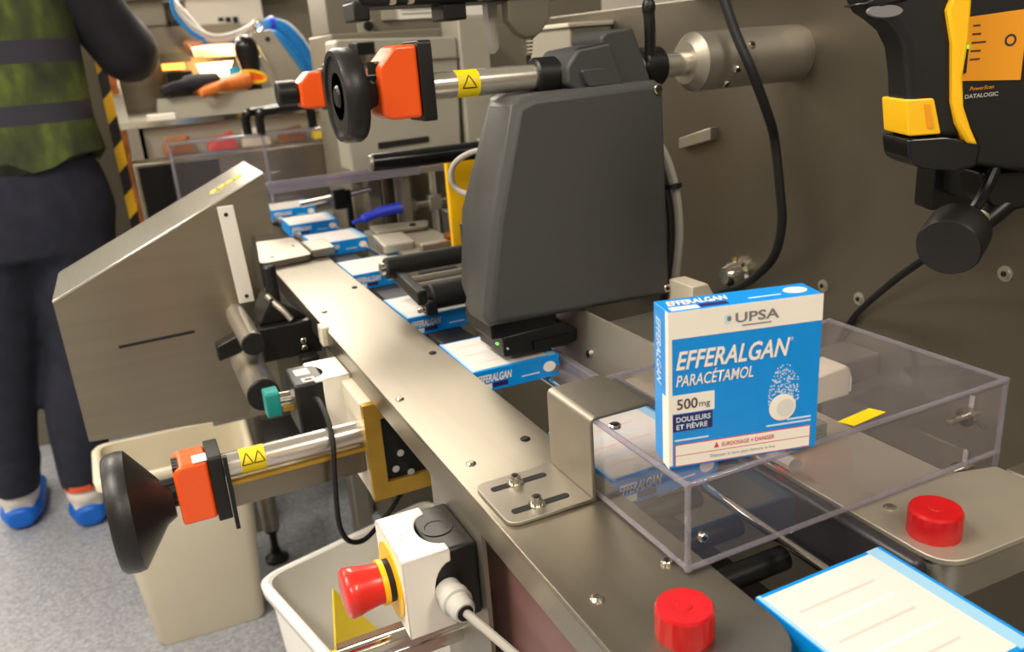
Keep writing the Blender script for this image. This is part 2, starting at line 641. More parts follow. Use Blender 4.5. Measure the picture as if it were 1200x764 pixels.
def indicator(label, cx0, cx1, y, z, hh, hd, plate=True, square=False):
    """orange position indicator: bevelled hood, black mounting plate, dial window"""
    t = thing('position_indicator', label, 'position indicator', ((cx0 + cx1) / 2, y, z - hh))
    w_ = cx1 - cx0
    pts = [(cx0, z - hh * .86), (cx0 + w_ * .22, z - hh), (cx1, z - hh), (cx1, z + hh), (cx0 + w_ * .45, z + hh), (cx0, z + hh * .45)]
    if square:
        pts = [(cx0, z - hh), (cx1, z - hh), (cx1, z + hh), (cx0 + w_ * .2, z + hh), (cx0, z + hh * .82)]
    MB().prism(round_poly(pts, .004), 'Y', y - hd, y + hd).build('hood', ORANGE, t, bevel=.004, seg=3)
    if plate:
        MB().prism(round_poly([(y - hd - .003, z - hh - .004), (y + hd + .002, z - hh - .004), (y + hd + .002, z + hh + .003), (y - hd - .003, z + hh + .003)], .004), 'X', cx1, cx1 + .013).build('mounting_plate', BLACK, t, bevel=.001)
    MB().cyl((cx0 - .006, y, z - hh * .05), (cx0 + .004, y, z - hh * .05), hd * .5, 20).build('bushing', BLACKM, t)
    return t


t = indicator('big orange position indicator with black plate on the upper chrome shaft', .220, .258, YR, 1.1265, .032, .02)
m = MB().prism(round_poly(rect(YR - .012, YR + .012, 1.131, 1.146), .002), 'X', .2195, .2245)
m.build('dial_window', BLACKG, t)

# farther indicator with knob
YF = 1.35
t = indicator('smaller orange position indicator with black knob farther back behind the handwheel', .268, .306, YF, 1.108, .0275, .02)
MB().cyl((.236, YF, 1.106), (.266, YF, 1.106), .019, 24, .002).build('knob', BLACK, t)
MB().box(.3185, .335, YF - .03, YF + .03, 1.07, 1.145).build('bracket', BLACKM, t, bevel=.002)
MB().cyl((.33, YF, 1.106), (.72, YF, 1.106), .010, 16).build('spindle', BLACKM, t)

# ------------------------------------------------------------------ label printer
t = thing('carton_printer', 'big charcoal grey coding printer housing clamped on the chrome shaft over the conveyor', 'printer', (.39, .74, .83))
face = [(.287, .905), (.291, .893), (.503, .8865), (.497, 1.104), (.490, 1.109), (.347, 1.106), (.331, 1.100), (.303, .994)]
back = [(.301, .915), (.306, .895), (.503, .8865), (.497, 1.104), (.490, 1.109), (.366, 1.108), (.351, 1.103), (.309, .994)]
side = [(x - .0, z) for x, z in face]


def ring(pts, y):
    return [(x, y, z) for x, z in pts]


m = MB()
inset = [(.294, .910), (.298, .899), (.500, .8905), (.494, 1.100), (.487, 1.104), (.352, 1.101), (.338, 1.095), (.310, .994)]
m.poly([ring(inset, .700), ring(face, .708), ring(face, .752), ring(back, .780), ring(back, .798)])
m.build('housing', GREYP, t, bevel=.0025, angle=25)
screw(t, (.488, .6995, 1.101), (0, -1, 0), .0052, .003)
screw(t, (.496, .6995, .896), (0, -1, 0), .0045, .003)
# clamp on the shaft
m = MB()
m.prism(round_poly([(.420, 1.100), (.405, 1.112), (.405, 1.128), (.418, 1.143), (.455, 1.147), (.470, 1.105)], .004), 'Y', .730, .80)
m.build('shaft_clamp', GREYP, t, bevel=.003)
MB().prism(round_poly([(.462, 1.100), (.448, 1.152), (.455, 1.158), (.486, 1.160), (.508, 1.105)], .004), 'Y', .738, .80).build('clamp_fin', GREYP, t, bevel=.003)
MB().prism(round_poly([(.425, 1.108), (.418, 1.124), (.445, 1.124), (.465, 1.108)], .003), 'Y', .724, .74).build('clamp_foot', GREYP, t, bevel=.003)
MB().prism([(.419, 1.1435), (.452, 1.1475), (.452, 1.149), (.419, 1.145)], 'Y', .733, .74).build('clamp_rib', GREYP, t)
MB().cyl((.382, YR, ZR), (.408, YR, ZR), .0185, 28, .002).build('clamp_ring', BLACK, t)
MB().cyl((.508, YR, ZR), (.533, YR, ZR), .020, 28, .002).build('clamp_ring', BLACK, t)
m = MB().tube(smooth_path([(.513, .75, 1.118), (.513, .748, 1.14), (.511, .745, 1.158), (.510, .745, 1.176)]), .006, 10)
lv = m.build('clamp_lever', BLACK, t)
MB().ball((.510, .745, 1.178), .007, .007, .010).build('lever_knob', BLACK, lv)
# print head under the housing
m = MB()
m.box(.300, .375, .722, .79, .872, .897)
m.build('print_head_mount', BLACKM, t, bevel=.002)
m = MB()
m.prism([(.312, .851), (.384, .848), (.398, .851), (.399, .864), (.380, .876), (.312, .873)], 'Y', .722, .785)
m.build('print_head', BLACK, t, bevel=.002)
MB().box(.345, .388, .7185, .723, .853, .862).build('print_slot', BLACKG, t)
for x in (.305, .316):
    MB().cyl((x, .7225, .868 - (x - .305) * .7), (x, .7195, .868 - (x - .305) * .7), .0011, 10).build('led', GREYW if x > .31 else LEDG, t)
# grey and black cables along the printer's right flank
gc = MB().tube(smooth_path([(.495, .765, 1.065), (.512, .76, 1.062), (.531, .75, 1.03), (.542, .745, .99), (.545, .742, .945), (.541, .742, .90), (.538, .745, .862)]), .0042, 10)
gc.build('grey_cable', GREYCAB, t, label='pale grey cable')
bc = MB().tube(smooth_path([(.495, .775, 1.07), (.510, .765, 1.055), (.524, .752, 1.02), (.533, .747, .98), (.535, .745, .94), (.531, .745, .90), (.527, .75, .862)]), .0045, 10)
bc.build('black_cable', RUBBER, t)
MB().lathe((.538, .746, .997), (.05, 0, -1), [(0, .0105), (.005, .0105)], 14).build('cable_tie', BLACK, t)
# looping grey cable at the left flank
MB().tube(smooth_path([(.350, .79, 1.047), (.338, .815, 1.049), (.323, .835, 1.038), (.317, .84, 1.022), (.324, .835, 1.006), (.345, .80, .998)]), .0032, 8).build('loop_cable', GREYCAB, t)

# printer controller at the very top edge, with its plugs
t = thing('printer_controller', 'black controller box above the chrome shaft at the top edge', 'controller', (.5, .9, 1.19))
MB().box(.252, .735, .885, .96, 1.199, 1.30).build('case', BLACKM, t, bevel=.004)
MB().box(.245, .262, .886, .93, 1.186, 1.205).build('end_clip', BLACK, t, bevel=.002)
for i, x in enumerate((.285, .305, .385, .395)):
    MB().cyl((x, .884, 1.203), (x, .876, 1.203), .0035, 10).build('terminal', BOLT, t)
MB().box(.345, .372, .89, .93, 1.182, 1.2).build('socket_block', BLACK, t, bevel=.002)
m = MB()
m.poly([[(.421, .888, 1.200), (.474, .888, 1.200), (.474, .906, 1.200), (.421, .906, 1.200)],
        [(.421, .888, 1.178), (.474, .888, 1.178), (.474, .906, 1.178), (.421, .906, 1.178)],
        [(.432, .889, 1.164), (.462, .889, 1.164), (.462, .905, 1.164), (.432, .905, 1.164)],
        [(.441, .891, 1.158), (.454, .891, 1.158), (.454, .903, 1.158), (.441, .903, 1.158)]])
pl = m.build('cable_plug', HOUSDK, t, bevel=.002, label='grey trapezoid plug')
for k in range(5):
    MB().cyl((.4475, .897, 1.158 - k * .004), (.4475, .897, 1.1555 - k * .004), .0065 - k * .0006, 14).build('strain_relief', HOUSDK, pl)
MB().tube(smooth_path([(.4475, .897, 1.14), (.447, .90, 1.10), (.45, .93, 1.0)]), .003, 8).build('lead', BLACK, pl)
MB().prism(round_poly([(.408, 1.200), (.420, 1.200), (.419, 1.150), (.412, 1.143), (.409, 1.16)], .002), 'Y', .915, .93).build('narrow_plug', GREYCAB, t)

t = thing('terminal_box', 'pale grey box fixed to the dark panel behind the printer lever', 'terminal box', (.66, 1.2, 1.1))
MB().box(.645, .72, 1.15, 1.3, 1.125, 1.172).build('box', HOUSING, t, bevel=.003)
MB().box(.64, .72, 1.145, 1.3, 1.172, 1.178).build('lid', CREAM, t, bevel=.001)

# ------------------------------------------------------------------ guide rail (steel plate beside the conveyor)
ZT = .843
t = thing('guide_rail', 'long brushed steel rail plate running along the left side of the conveyor', 'guide rail', (.23, .8, .80))
top = round_poly([(.182, .245), (.275, .262), (.276, 1.36), (.262, 1.52), (.178, 1.52), (.182, 1.36)], [.001, .030, .004, .004, .004, .001], 6)
MB().prism(top, 'Z', ZT - .004, ZT).build('top_plate', STEEL, t, bevel=.0006)
MB().prism([(.245, .816), (1.52, .816), (1.52, ZT - .004), (.245, ZT - .004)], 'X', .182, .186).build('side_flange', STEEL, t)
MB().box(.268, .272, .30, 1.36, .80, ZT - .004).build('inner_flange', STEEL, t)
for (x, y) in ((.199, .352), (.192, .70), (.20, .545), (.262, .80), (.255, .56), (.197, 1.03), (.262, 1.12), (.20, 1.33)):
    MB().lathe((x, y, ZT - .0003), (0, 0, 1), [(0, .0042), (.001, .0042), (.0022, .0026)], 14).build('rivet', BOLT if x < .24 else DARKHOLE, t)
MB().box(.176, .186, .955, .975, .822, .846).build('yellow_clip', CREAM, t, bevel=.001)
# stacked end blocks at the far end
MB().prism(round_poly([(.166, 1.325), (.250, 1.335), (.252, 1.50), (.170, 1.505)], .012), 'Z', ZT + .0002, ZT + .010).build('end_plate', STEELM, t, bevel=.001)
MB().box(.252, .292, 1.345, 1.43, ZT + .0002, ZT + .014).build('end_block', STEELM, t, bevel=.002)
MB().box(.166, .18, 1.325, 1.5, .79, .845).build('end_cheek', STEELM, t, bevel=.003)
for (x, y) in ((.190, 1.36), (.235, 1.42)):
    MB().lathe((x, y, ZT + .0095), (0, 0, 1), [(0, .004), (.002, .003)], 12).build('rivet', BOLT, t)

# conveyor body
t = thing('conveyor', 'carton conveyor with dark belt running between the steel rails', 'conveyor', (.325, .9, .78))
MB().box(.304, .348, .78, 2.08, .806, .818).build('belt', BELT, t, bevel=.002)
for x in (.292, .361):
    MB().cyl((x, -.05, .814), (x, .80, .814), .004, 12).build('slide_rod', CHROME, t)
MB().box(.280, .376, .05, .62, .745, .750).build('black_shade_sheet', BLACK, t)  # black sheet standing in for the shade below the slide rods
for x in (.284, .371):
    MB().cyl((x, .72, .826), (x, 2.0, .826), .004, 12).build('guide_rod', CHROME, t)
MB().box(.379, .389, .285, .64, .80, .842).build('guide_bar', DKBAR, t, bevel=.003)
MB().box(.378, .386, .64, .86, .80, .836).build('guide_bar', VIOLET, t, bevel=.001, label='violet tinted plastic strip')
MB().box(.272, .278, .28, .62, .76, .835).build('inner_plate', MAUVE, t)
MB().box(.30, .345, .55, .60, .10, .806).build('column', BROWN, t, bevel=.002)
MB().box(.286, .30, .552, .598, .10, .806).build('column_face', STEELM, t)
MB().box(.345, .376, .548, .60, .70, .806).build('dark_bracket', BLACKM, t)
MB().box(.31, .345, 1.6, 1.66, 0, .806).build('pedestal', STEELM, t, bevel=.003)
for k in range(4):
    MB().cyl((.29, .385 + k * .05, .79), (.372, .385 + k * .05, .79), .009, 14).build('roller', BLACKM, t)

# right discharge plate
t = thing('discharge_plate', 'brushed steel plate under the farther red knob beside the white carton', 'plate', (.43, .4, .82))
MB().prism(round_poly([(.3905, .272), (.52, .268), (.52, .335), (.485, .345), (.485, .62), (.3905, .62)], [.022, .002, .002, .002, .002, .002], 6), 'Z', ZT - .004, ZT).build('top_plate', PLATES, t, bevel=.0006)
MB().prism([(.280, .79), (.62, .79), (.62, ZT - .004), (.280, ZT - .004)], 'X', .394, .398).build('inner_flange', PLATES, t)
MB().prism(round_poly([(.393, .276), (.52, .272), (.52, .33), (.393, .33)], [.020, .002, .002, .002], 6), 'Z', .812, ZT - .004).build('rounded_flange', ALU, t)
MB().box(.53, .72, .275, .335, .80, ZT - .005).build('support_arm', STEELM, t, bevel=.002)
MB().cyl((.475, .262, .826), (.72, .262, .826), .011, 20).build('cross_bar', ALU, t)
for (x, y) in ((.415, .335), (.42, .47)):
    MB().lathe((x, y, ZT - .0003), (0, 0, 1), [(0, .0042), (.001, .0042), (.002, .0026)], 14).build('rivet', BOLT, t)


def red_knob(label, x, y):
    m = MB()
    seg = 48
    prof = [(0, .0156), (.001, .0160), (.0165, .0160), (.0183, .0148), (.0185, .006), (.0181, .0045)]
    rings = []
    for h, r in prof:
        rings.append([(x + math.cos(2 * math.pi * k / seg) * (r - (.0005 if (k % 2 and .0005 < h < .017) else 0)),
                       y + math.sin(2 * math.pi * k / seg) * (r - (.0005 if (k % 2 and .0005 < h < .017) else 0)), ZT + h) for k in range(seg)])
    m.poly(rings)
    t = thing('red_knob', label, 'knob', (x, y, ZT))
    m.build('knurled_cap', RED, t, angle=25)
    MB().lathe((x, y, ZT + .0181), (0, 0, 1), [(0, .0045), (.0005, .0042)], 20).build('centre_mark', RED, t)


red_knob('round red knurled knob on the near end of the left steel rail', .2245, .303)
red_knob('round red knurled knob on the plate by the acrylic cover corner', .4135, .3005)

# vertical deflector plate behind the acrylic cover
t = thing('deflector_plate', 'upright brown-toned steel plate beside the conveyor below the printer', 'deflector plate', (.402, .69, .78))
MB().prism(round_poly([(.585, .79), (.80, .79), (.80, .872), (.775, .886), (.585, .886)], .004), 'X', .40, .404).build('plate', PLATES, t)
screw(t, (.3995, .70, .842), (-1, 0, 0), .005, .003)
MB().box(.404, .47, .60, .68, .80, .882).build('block', STEELM, t, bevel=.003)
MB().box(.46, .72, .61, .66, .77, .80).build('arm', STEELM, t, bevel=.003)
m = MB().prism([(.500, .862), (.545, .862), (.52, .905), (.500, .905)], 'Y', .66, .70)
m.build('wedge', CREAM, t, bevel=.001)

t = thing('sensor_block', 'white sensor block on the dark panel seen under the printer corner', 'sensor', (.70, 1.06, .775))
MB().box(.69, .72, 1.03, 1.09, .775, .835).build('body', WHITEP, t, bevel=.003)
for k in range(3):
    MB().box(.6892, .6905, 1.06, 1.08, .785 + k * .014, .792 + k * .014).build('marking', INK, t)

# ------------------------------------------------------------------ clear acrylic cover + bracket
AX0, AX1, AY0, AY1, AZ0, AZ1 = .257, .537, .344, .512, .8455, .904
t = thing('acrylic_cover', 'clear acrylic box cover over the conveyor carrying the standing carton', 'acrylic cover', (.40, .43, AZ0))
th = .003
MB().box(AX0, AX1, AY0, AY1, AZ1 - th, AZ1).build('top_panel', CLEAR, t, bevel=.0008)
MB().box(AX0, AX0 + th, AY0, AY1, AZ0, AZ1 - th).build('left_panel', CLEAR, t)
MB().box(AX0 + th, AX1 - th, AY0, AY0 + th, AZ0, AZ1 - th).build('front_panel', CLEAR, t)
MB().box(AX1 - th, AX1, AY0, AY1, .785, AZ1 - th).build('right_panel', CLEAR, t)
m = MB()
e = .0017
m.cyl((AX0 + e, AY0, AZ1 - e), (AX0 + e, AY1, AZ1 - e), .0021, 8)
m.build('edge', EDGE, t)
for a, b in (((AX0, AY0 + e, AZ1 - e), (AX1, AY0 + e, AZ1 - e)), ((AX1 - e, AY0, AZ1 - e), (AX1 - e, AY1, AZ1 - e)), ((AX0, AY1 - e, AZ1 - e), (AX1, AY1 - e, AZ1 - e)),
             ((AX0 + e, AY0 + e, AZ0), (AX0 + e, AY0 + e, AZ1)), ((AX1 - e, AY0 + e, .785), (AX1 - e, AY0 + e, AZ1)),
             ((AX0 + e, AY0, AZ0), (AX0 + e, AY1, AZ0)), ((AX0, AY0 + e, AZ0), (AX1, AY0 + e, AZ0))):
    MB().cyl(a, b, .0019, 8).build('edge', EDGE, t)
screw(t, (.2635, .432, AZ1), (0, 0, 1), .0042, .0025)
screw(t, (.268, AY0, .866), (0, -1, 0), .0032, .003)
screw(t, (.2535, .36, .8435), (0, 0, 1), .0036, .0025)
for (y, z) in ((.375, .861), (.375, .815)):
    s = MB().cyl((.520, y, z), (.552, y, z), .0026, 12).build('clamp_screw', BOLT, t)
    MB().cyl((.537, y, z), (.541, y, z), .0075, 16).build('washer', BOLT, s)
    for sg in (-1, 1):
        MB().poly([[(.5425, y - .002, z), (.5425, y + .002, z), (.552, y + .002 + sg * .006, z + .012 * sg), (.552, y - .002 + sg * .006, z + .012 * sg)],
                   [(.546, y - .002, z), (.546, y + .002, z), (.556, y + .002 + sg * .006, z + .010 * sg), (.556, y - .002 + sg * .006, z + .010 * sg)]]).build('wing', BOLT, s)
MB().poly([[(.387, .3575, AZ1 + .0002), (.391, .3475, AZ1 + .0002), (.423, .351, AZ1 + .0002), (.419, .361, AZ1 + .0002)],
           [(.387, .3575, AZ1 + .0005), (.391, .3475, AZ1 + .0005), (.423, .351, AZ1 + .0005), (.419, .361, AZ1 + .0005)]]).build('yellow_label', YELST, t)

t = thing('cover_bracket', 'Z-shaped steel bracket bolted to the rail holding the acrylic cover', 'bracket', (.22, .477, ZT))
MB().prism(round_poly([(.2545, ZT + .003), (.2545, AZ1 + .001), (.300, AZ1 + .001), (.300, AZ1 + .004), (.2515, AZ1 + .004), (.2515, ZT + .003)], [0, 0, 0, 0, .006, 0]), 'Y', .445, .508).build('upright', STEELM, t, bevel=.0008)
MB().prism(round_poly([(.187, .445), (.2545, .445), (.2545, .508), (.187, .508)], [.010, 0, 0, .010], 5), 'Z', ZT, ZT + .003).build('foot', STEELM, t, bevel=.0006)
for y in (.459, .494):
    MB().prism(round_poly(rect(.195, .240, y - .003, y + .003), .003), 'Z', ZT + .0025, ZT + .0034).build('slot', DARKHOLE, t)
    wa = MB().cyl((.2145, y, ZT + .003), (.2145, y, ZT + .0042), .0062, 18).build('washer', BOLT, t)
    screw(t, (.2145, y, ZT + .0042), (0, 0, 1), .0042, .006)

# sensor parts inside the cover
t = thing('photo_sensor', 'cream sensor block standing inside the acrylic cover behind the carton', 'sensor', (.50, .50, ZT))
MB().prism(round_poly([(.488, ZT), (.530, ZT), (.530, .868), (.524, .873), (.488, .870)], .003), 'Y', .478, .507).build('body', CREAM, t, bevel=.003)
MB().prism([(.530, .846), (.5335, .846), (.5335, .858), (.530, .866)], 'Y', .48, .50).build('wedge', WHITEP, t)
t = thing('sensor_board', 'small grey-green circuit module with red light inside the acrylic cover', 'circuit module', (.42, .44, ZT))
MB().box(.402, .450, .425, .443, ZT, .860).build('board', PCB, t, bevel=.001)
MB().box(.422, .428, .4235, .426, .846, .858).build('yellow_mark', YELP, t)
MB().box(.408, .416, .4235, .426, .848, .856).build('chip', BLACK, t)
MB().lathe((.4005, .424, .850), (-.3, -1, .3), [(0, .0032), (.004, .0032), (.006, .002)], 12).build('red_led', LEDR, t)
MB().tube(smooth_path([(.402, .434, .852), (.394, .424, .85), (.386, .41, .856), (.384, .39, .858)]), .0055, 10).build('sensor_tube', GREYCAB, t)

# ------------------------------------------------------------------ cartons
CW, CT, CH = .098, .024, .100


def blue_speckles(m, cx, cz, y, n, rx, rz, rnd):
    for _ in range(n):
        a = rnd.uniform(-.15, math.pi + .15)
        q = rnd.random() ** .6
        x, z = cx + math.cos(a) * rx * q, cz + abs(math.sin(a)) * rz * q
        s = rnd.uniform(.0002, .00055)
        m.poly([[(x - s, y, z - s), (x + s, y, z - s), (x + s, y, z + s), (x - s, y, z + s)], [(x - s, y - .0001, z - s), (x + s, y - .0001, z - s), (x + s, y - .0001, z + s), (x - s, y - .0001, z + s)]])


def flat(m, x0, x1, z0, z1, y=0.0, h=.0002):
    """a printed patch on the carton's front"""
    m.box(x0, x1, y - h, y, z0, z1)


def carton_base(root, W=CW, T=CT, Hh=CH):
    MB().box(-W / 2, W / 2, 0, T, 0, Hh).build('box', BLUE, root, bevel=.0006, local=True)
    # top edge strip: brand, tablet, little boxes
    U = Vector((0, 1, 0))
    text('strip_lettering', 'EFFERALGAN', CWHITE, root, (-W / 2 + .004, T * .42, Hh + .0001), (1, 0, 0), U, W * .40, T * .36, .3, .03)
    m = MB().box(-W / 2 + .003, -W / 2 + .020, T * .10, T * .34, Hh, Hh + .0002)
    m.build('strip_patch', CWHITE, root, local=True)
    m = MB().box(-W / 2 + .021, -W / 2 + .038, T * .14, T * .36, Hh, Hh + .0002)
    m.build('strip_dose_patch', NAVY, root, local=True)
    m = MB().lathe((W * .38, T * .5, Hh), (0, 0, 1), [(0, .0072), (.0003, .0072)], 20)
    for v in m.bm.verts:
        v.co.y = T * .5 + (v.co.y - T * .5) * .8
    m.build('strip_tablet', CWHITE, root, local=True)
    MB().box(W * .05, W * .26, T * .3, T * .36, Hh, Hh + .0002).build('strip_line', PPALE, root, local=True)


# the standing carton
t = thing('medicine_carton', 'blue and white paracetamol carton standing upright on the acrylic cover', 'carton', (.3045, .3515, AZ1 + .0006), -math.atan2(.024, .091))
W, T, Hh = .0945, .024, .0985
carton_base(t, W, T, Hh)


def fx(u):
    return -W / 2 + u * W


m = MB()
flat(m, fx(0), fx(1), .835 * Hh, Hh)
m.build('top_band', CWHITE, t, local=True)
flat(m := MB(), fx(0), fx(.022), 0.002, .835 * Hh)
m.build('white_margin', CWHITE, t, local=True)
R_, U_ = (1, 0, 0), (0, 0, 1)
text('maker_lettering', 'UPSA', PGREY, t, (fx(.425), -.0002, .888 * Hh), R_, U_, .285 * W, .062 * Hh, 0, .02)
m = MB()
m.prism(round_poly([(fx(.355), .888 * Hh), (fx(.395), .888 * Hh), (fx(.395), .950 * Hh), (fx(.355), .950 * Hh)], .002), 'Y', -.0004, -.0002)
em = m.build('maker_emblem', PPALE, t, local=True)
m = MB().prism(round_poly([(fx(.372), .905 * Hh), (fx(.398), .905 * Hh), (fx(.398), .935 * Hh), (fx(.372), .935 * Hh)], .001), 'Y', -.0006, -.0004)
m.build('emblem_mark', PGREY, em, local=True)
flat(m := MB(), fx(.47), fx(.66), .864 * Hh, .872 * Hh, -.0002)
m.build('maker_line', PGREY, t, local=True)
text('brand_lettering', 'EFFERALGAN', CWHITE, t, (fx(.045), -.0002, .640 * Hh), R_, U_, .745 * W, .118 * Hh, .28, .022, 1.02)
text('trade_mark', '®', CWHITE, t, (fx(.79), -.0002, .735 * Hh), R_, U_, .02 * W, .02 * Hh)
text('substance_lettering', 'PARACÉTAMOL', CWHITE, t, (fx(.045), -.0002, .535 * Hh), R_, U_, .505 * W, .092 * Hh, .22, .012)
flat(m := MB(), fx(.02), fx(.297), .362 * Hh, .482 * Hh)
m.build('dose_patch', CWHITE, t, local=True)
text('dose_lettering', '500', DKPRINT, t, (fx(.05), -.0003, .388 * Hh), R_, U_, .135 * W, .068 * Hh, 0, .01)
text('unit_lettering', 'mg', DKPRINT, t, (fx(.195), -.0003, .380 * Hh), R_, U_, .072 * W, .040 * Hh)
flat(m := MB(), fx(.025), fx(.285), .245 * Hh, .355 * Hh)
m.build('claim_patch', NAVY, t, local=True)
text('claim_lettering', 'DOULEURS', PPALE, t, (fx(.045), -.0003, .307 * Hh), R_, U_, .225 * W, .034 * Hh, 0, .02)
text('claim_lettering', 'ET FIÈVRE', PPALE, t, (fx(.045), -.0003, .258 * Hh), R_, U_, .205 * W, .042 * Hh, 0, .02)
flat(m := MB(), fx(.035), fx(.955), .012 * Hh, .158 * Hh)
m.build('warning_patch', PRED, t, local=True)
for z0, z1 in ((.018, .080), (.086, .152)):
    flat(m := MB(), fx(.041), fx(.949), z0 * Hh, z1 * Hh, -.0002)
    m.build('warning_field', CWHITE, t, local=True)
text('warning_lettering', 'SURDOSAGE = DANGER', PRED, t, (fx(.345), -.0005, .106 * Hh), R_, U_, .36 * W, .028 * Hh, 0, .01)
m = MB().prism([(fx(.295), .104 * Hh), (fx(.33), .104 * Hh), (fx(.3125), .142 * Hh)], 'Y', -.0006, -.0004)
m.build('warning_triangle', PRED, t, local=True)
text('small_print', 'Dépasser la dose peut détruire le foie', PGREEN, t, (fx(.27), -.0005, .038 * Hh), R_, U_, .44 * W, .026 * Hh)
for u0, u1, z in ((.79, .955, .212), (.65, .955, .186), (.035, .26, .180)):
    flat(m := MB(), fx(u0), fx(u1), z * Hh, (z + .011) * Hh)
    m.build('print_line', PPALE, t, local=True)
m = MB().lathe((fx(.755), -.0001, .305 * Hh), (0, -1, 0), [(0, .0086), (.0003, .0086), (.0004, .008)], 30)
m.build('tablet', CWHITE, t, local=True)
m = MB().lathe((fx(.775), -.0004, .30 * Hh), (0, -1, 0), [(0, .0058), (.00015, .0058)], 24)
m.build('tablet_shade', CIVORY, t, local=True)
m = MB()
blue_speckles(m, fx(.765), .33 * Hh, -.0001, 230, .0105, .026, random.Random(3))
m.build('bubbles', PPALE, t, local=True, kind='stuff')
# left side face print
MB().box(-W / 2 - .0002, -W / 2, 0, T * .42, .0, Hh * .46).build('side_white_panel', CWHITE, t, local=True)
MB().box(-W / 2 - .0002, -W / 2, 0, T * .18, Hh * .46, Hh).build('side_white_edge', CWHITE, t, local=True)
text('side_lettering', 'EFFERALGAN', PPALE, t, (-W / 2 - .0001, T * .78, Hh * .93), (0, 0, -1), (0, -1, 0), Hh * .42, T * .32, .2, .02)

# cartons lying on the belt; back face up
proto = thing('medicine_carton', 'x', 'carton', (0, 0, 0))
carton_base(proto)
m = MB()
m.box(-CW / 2 + .003, CW / 2 - .003, CT, CT + .0002, .003, CH - .003)
m.build('back_panel', CIVORY, proto, local=True)
for x0, x1, z0, z1 in ((-CW / 2 + .0005, -CW / 2 + .003, .0005, CH - .0005), (CW / 2 - .012, CW / 2 - .003, .0005, CH - .0005)):
    MB().box(x0, x1, CT, CT + .0003, z0, z1).build('back_edge_band', CLBLUE, proto, local=True)
for k in range(5):
    MB().box(-CW / 2 + .012, CW / 2 - .03, CT + .0002, CT + .0003, .022 + k * .014, .0235 + k * .014).build('back_line', PPALE if k % 2 else PALERED, proto, local=True)
spots = [(.208, .0, 'carton lying flat nearest the camera between the two red knobs'),
         (.463, 1.0, 'carton lying flat on the belt inside the clear acrylic cover'),
         (.721, -1.0, 'carton lying flat under the black print head of the printer'),
         (.935, .5, 'carton lying flat under the black pressing rollers'),
         (1.190, 0.0, 'carton lying flat just beyond the black pressing rollers'),
         (1.450, 1.0, 'carton lying flat beside the steel end block of the rail'),
         (1.670, -.5, 'second farthest fully visible carton lying flat on the belt'),
         (1.880, .3, 'carton lying flat beside the hood below the violet guard')]
for i, (y, a, lab) in enumerate(spots):
    o = proto if i == 0 else copy_tree(proto)
    o.location = (.3265, y, .8185)
    # local +Z -> world -Y, local +Y -> world +Z
    o.rotation_euler = (math.radians(90), 0, math.radians(a))
    o.location.y = y + CH
    o['label'] = lab
    o['group'] = 'cartons on the conveyor belt'

# ------------------------------------------------------------------ pressing rollers over the belt
t = thing('roller_unit', 'black pressing roller unit over the cartons left of the printer', 'roller unit', (.33, .95, .86))
MB().cyl((.276, 1.0, .893), (.46, 1.0, .893), .014, 24, .002).build('upper_roller', RUBBER, t)
MB().cyl((.303, .915, .871), (.44, .915, .871), .0165, 24, .002).build('lower_roller', RUBBER, t)
MB().cyl((.270, 1.0, .893), (.277, 1.0, .893), .008, 16).build('bearing', BOLT, t)
MB().prism([(.90, .866), (1.012, .878), (1.012, .894), (.90, .884)], 'X', .284, .296).build('side_arm', BLACKM, t, bevel=.002)
MB().box(.292, .306, .895, .918, .853, .870).build('bearing_block', BLACKM, t, bevel=.002)
for k in range(3):
    screw(t, (.291, .903 + k * .008, .861 - k * .003), (-.4, -1, 0), .0035, .003)
for y, z, r in ((.975, .884, .005), (.958, .882, .006), (.94, .879, .0045)):
    MB().cyl((.296, y, z), (.46, y, z), r, 14).build('tie_bar', STEELM, t)
MB().box(.31, .36, .962, .972, .884, .889).build('cable_chain', BLACK, t)
MB().box(.44, .47, .90, 1.02, .80, .93).build('far_arm', BLACKM, t, bevel=.003)
MB().box(.405, .445, 1.03, 1.06, .885, .925).build('motor', BLACKM, t, bevel=.003)

t = thing('black_tube', 'black round bar with grey end cap pointing left beside the printer flank', 'bar', (.36, 1.1, 1.0))
MB().cyl((.303, 1.1, 1.015), (.47, 1.1, 1.0145), .0125, 24, .001).build('tube', BLACKG, t)
MB().cyl((.299, 1.1, 1.015), (.3035, 1.1, 1.015), .0105, 20).build('end_cap', ALU, t)
MB().box(.462, .49, 1.085, 1.115, .80, 1.03).build('stand', BLACKM, t, bevel=.003)
t = thing('yellow_plate', 'yellow warning plate half hidden behind the charcoal printer', 'plate', (.48, 1.18, .8))
MB().box(.435, .53, 1.17, 1.18, .86, 1.005).build('plate', YELP, t, bevel=.002)
MB().box(.47, .50, 1.175, 1.2, .6, .87).build('post', STEELM, t)

# ------------------------------------------------------------------ hood
HY0, HY1 = 1.15, 1.325
t = thing('steel_hood', 'brushed steel hood with sloping bright top left of the rail', 'hood', (.02, 1.23, .68))
out = [(-.113, .885), (.168, 1.011), (.168, .932), (.137, .932), (.137, .79), (.092, .676), (-.112, .692)]
m = MB().prism(out, 'Y', HY0, HY0 + .003)
m.build('front_panel', STEELX, t)
MB().poly([[(-.113, HY0 - .001, .885), (.168, HY0 - .001, 1.011), (.168, HY1, 1.011), (-.113, HY1, .885)],
           [(-.1135, HY0 - .001, .8885), (.1675, HY0 - .001, 1.0145), (.1675, HY1, 1.0145), (-.1135, HY1, .8885)]]).build('sloped_top', STEELP, t, bevel=.001)
MB().box(.165, .168, HY0 + .003, HY1, .932, 1.011).build('end_panel', STEEL, t)
MB().box(-.113, -.110, HY0 + .003, HY1, .692, .885).build('end_panel', STEEL, t)
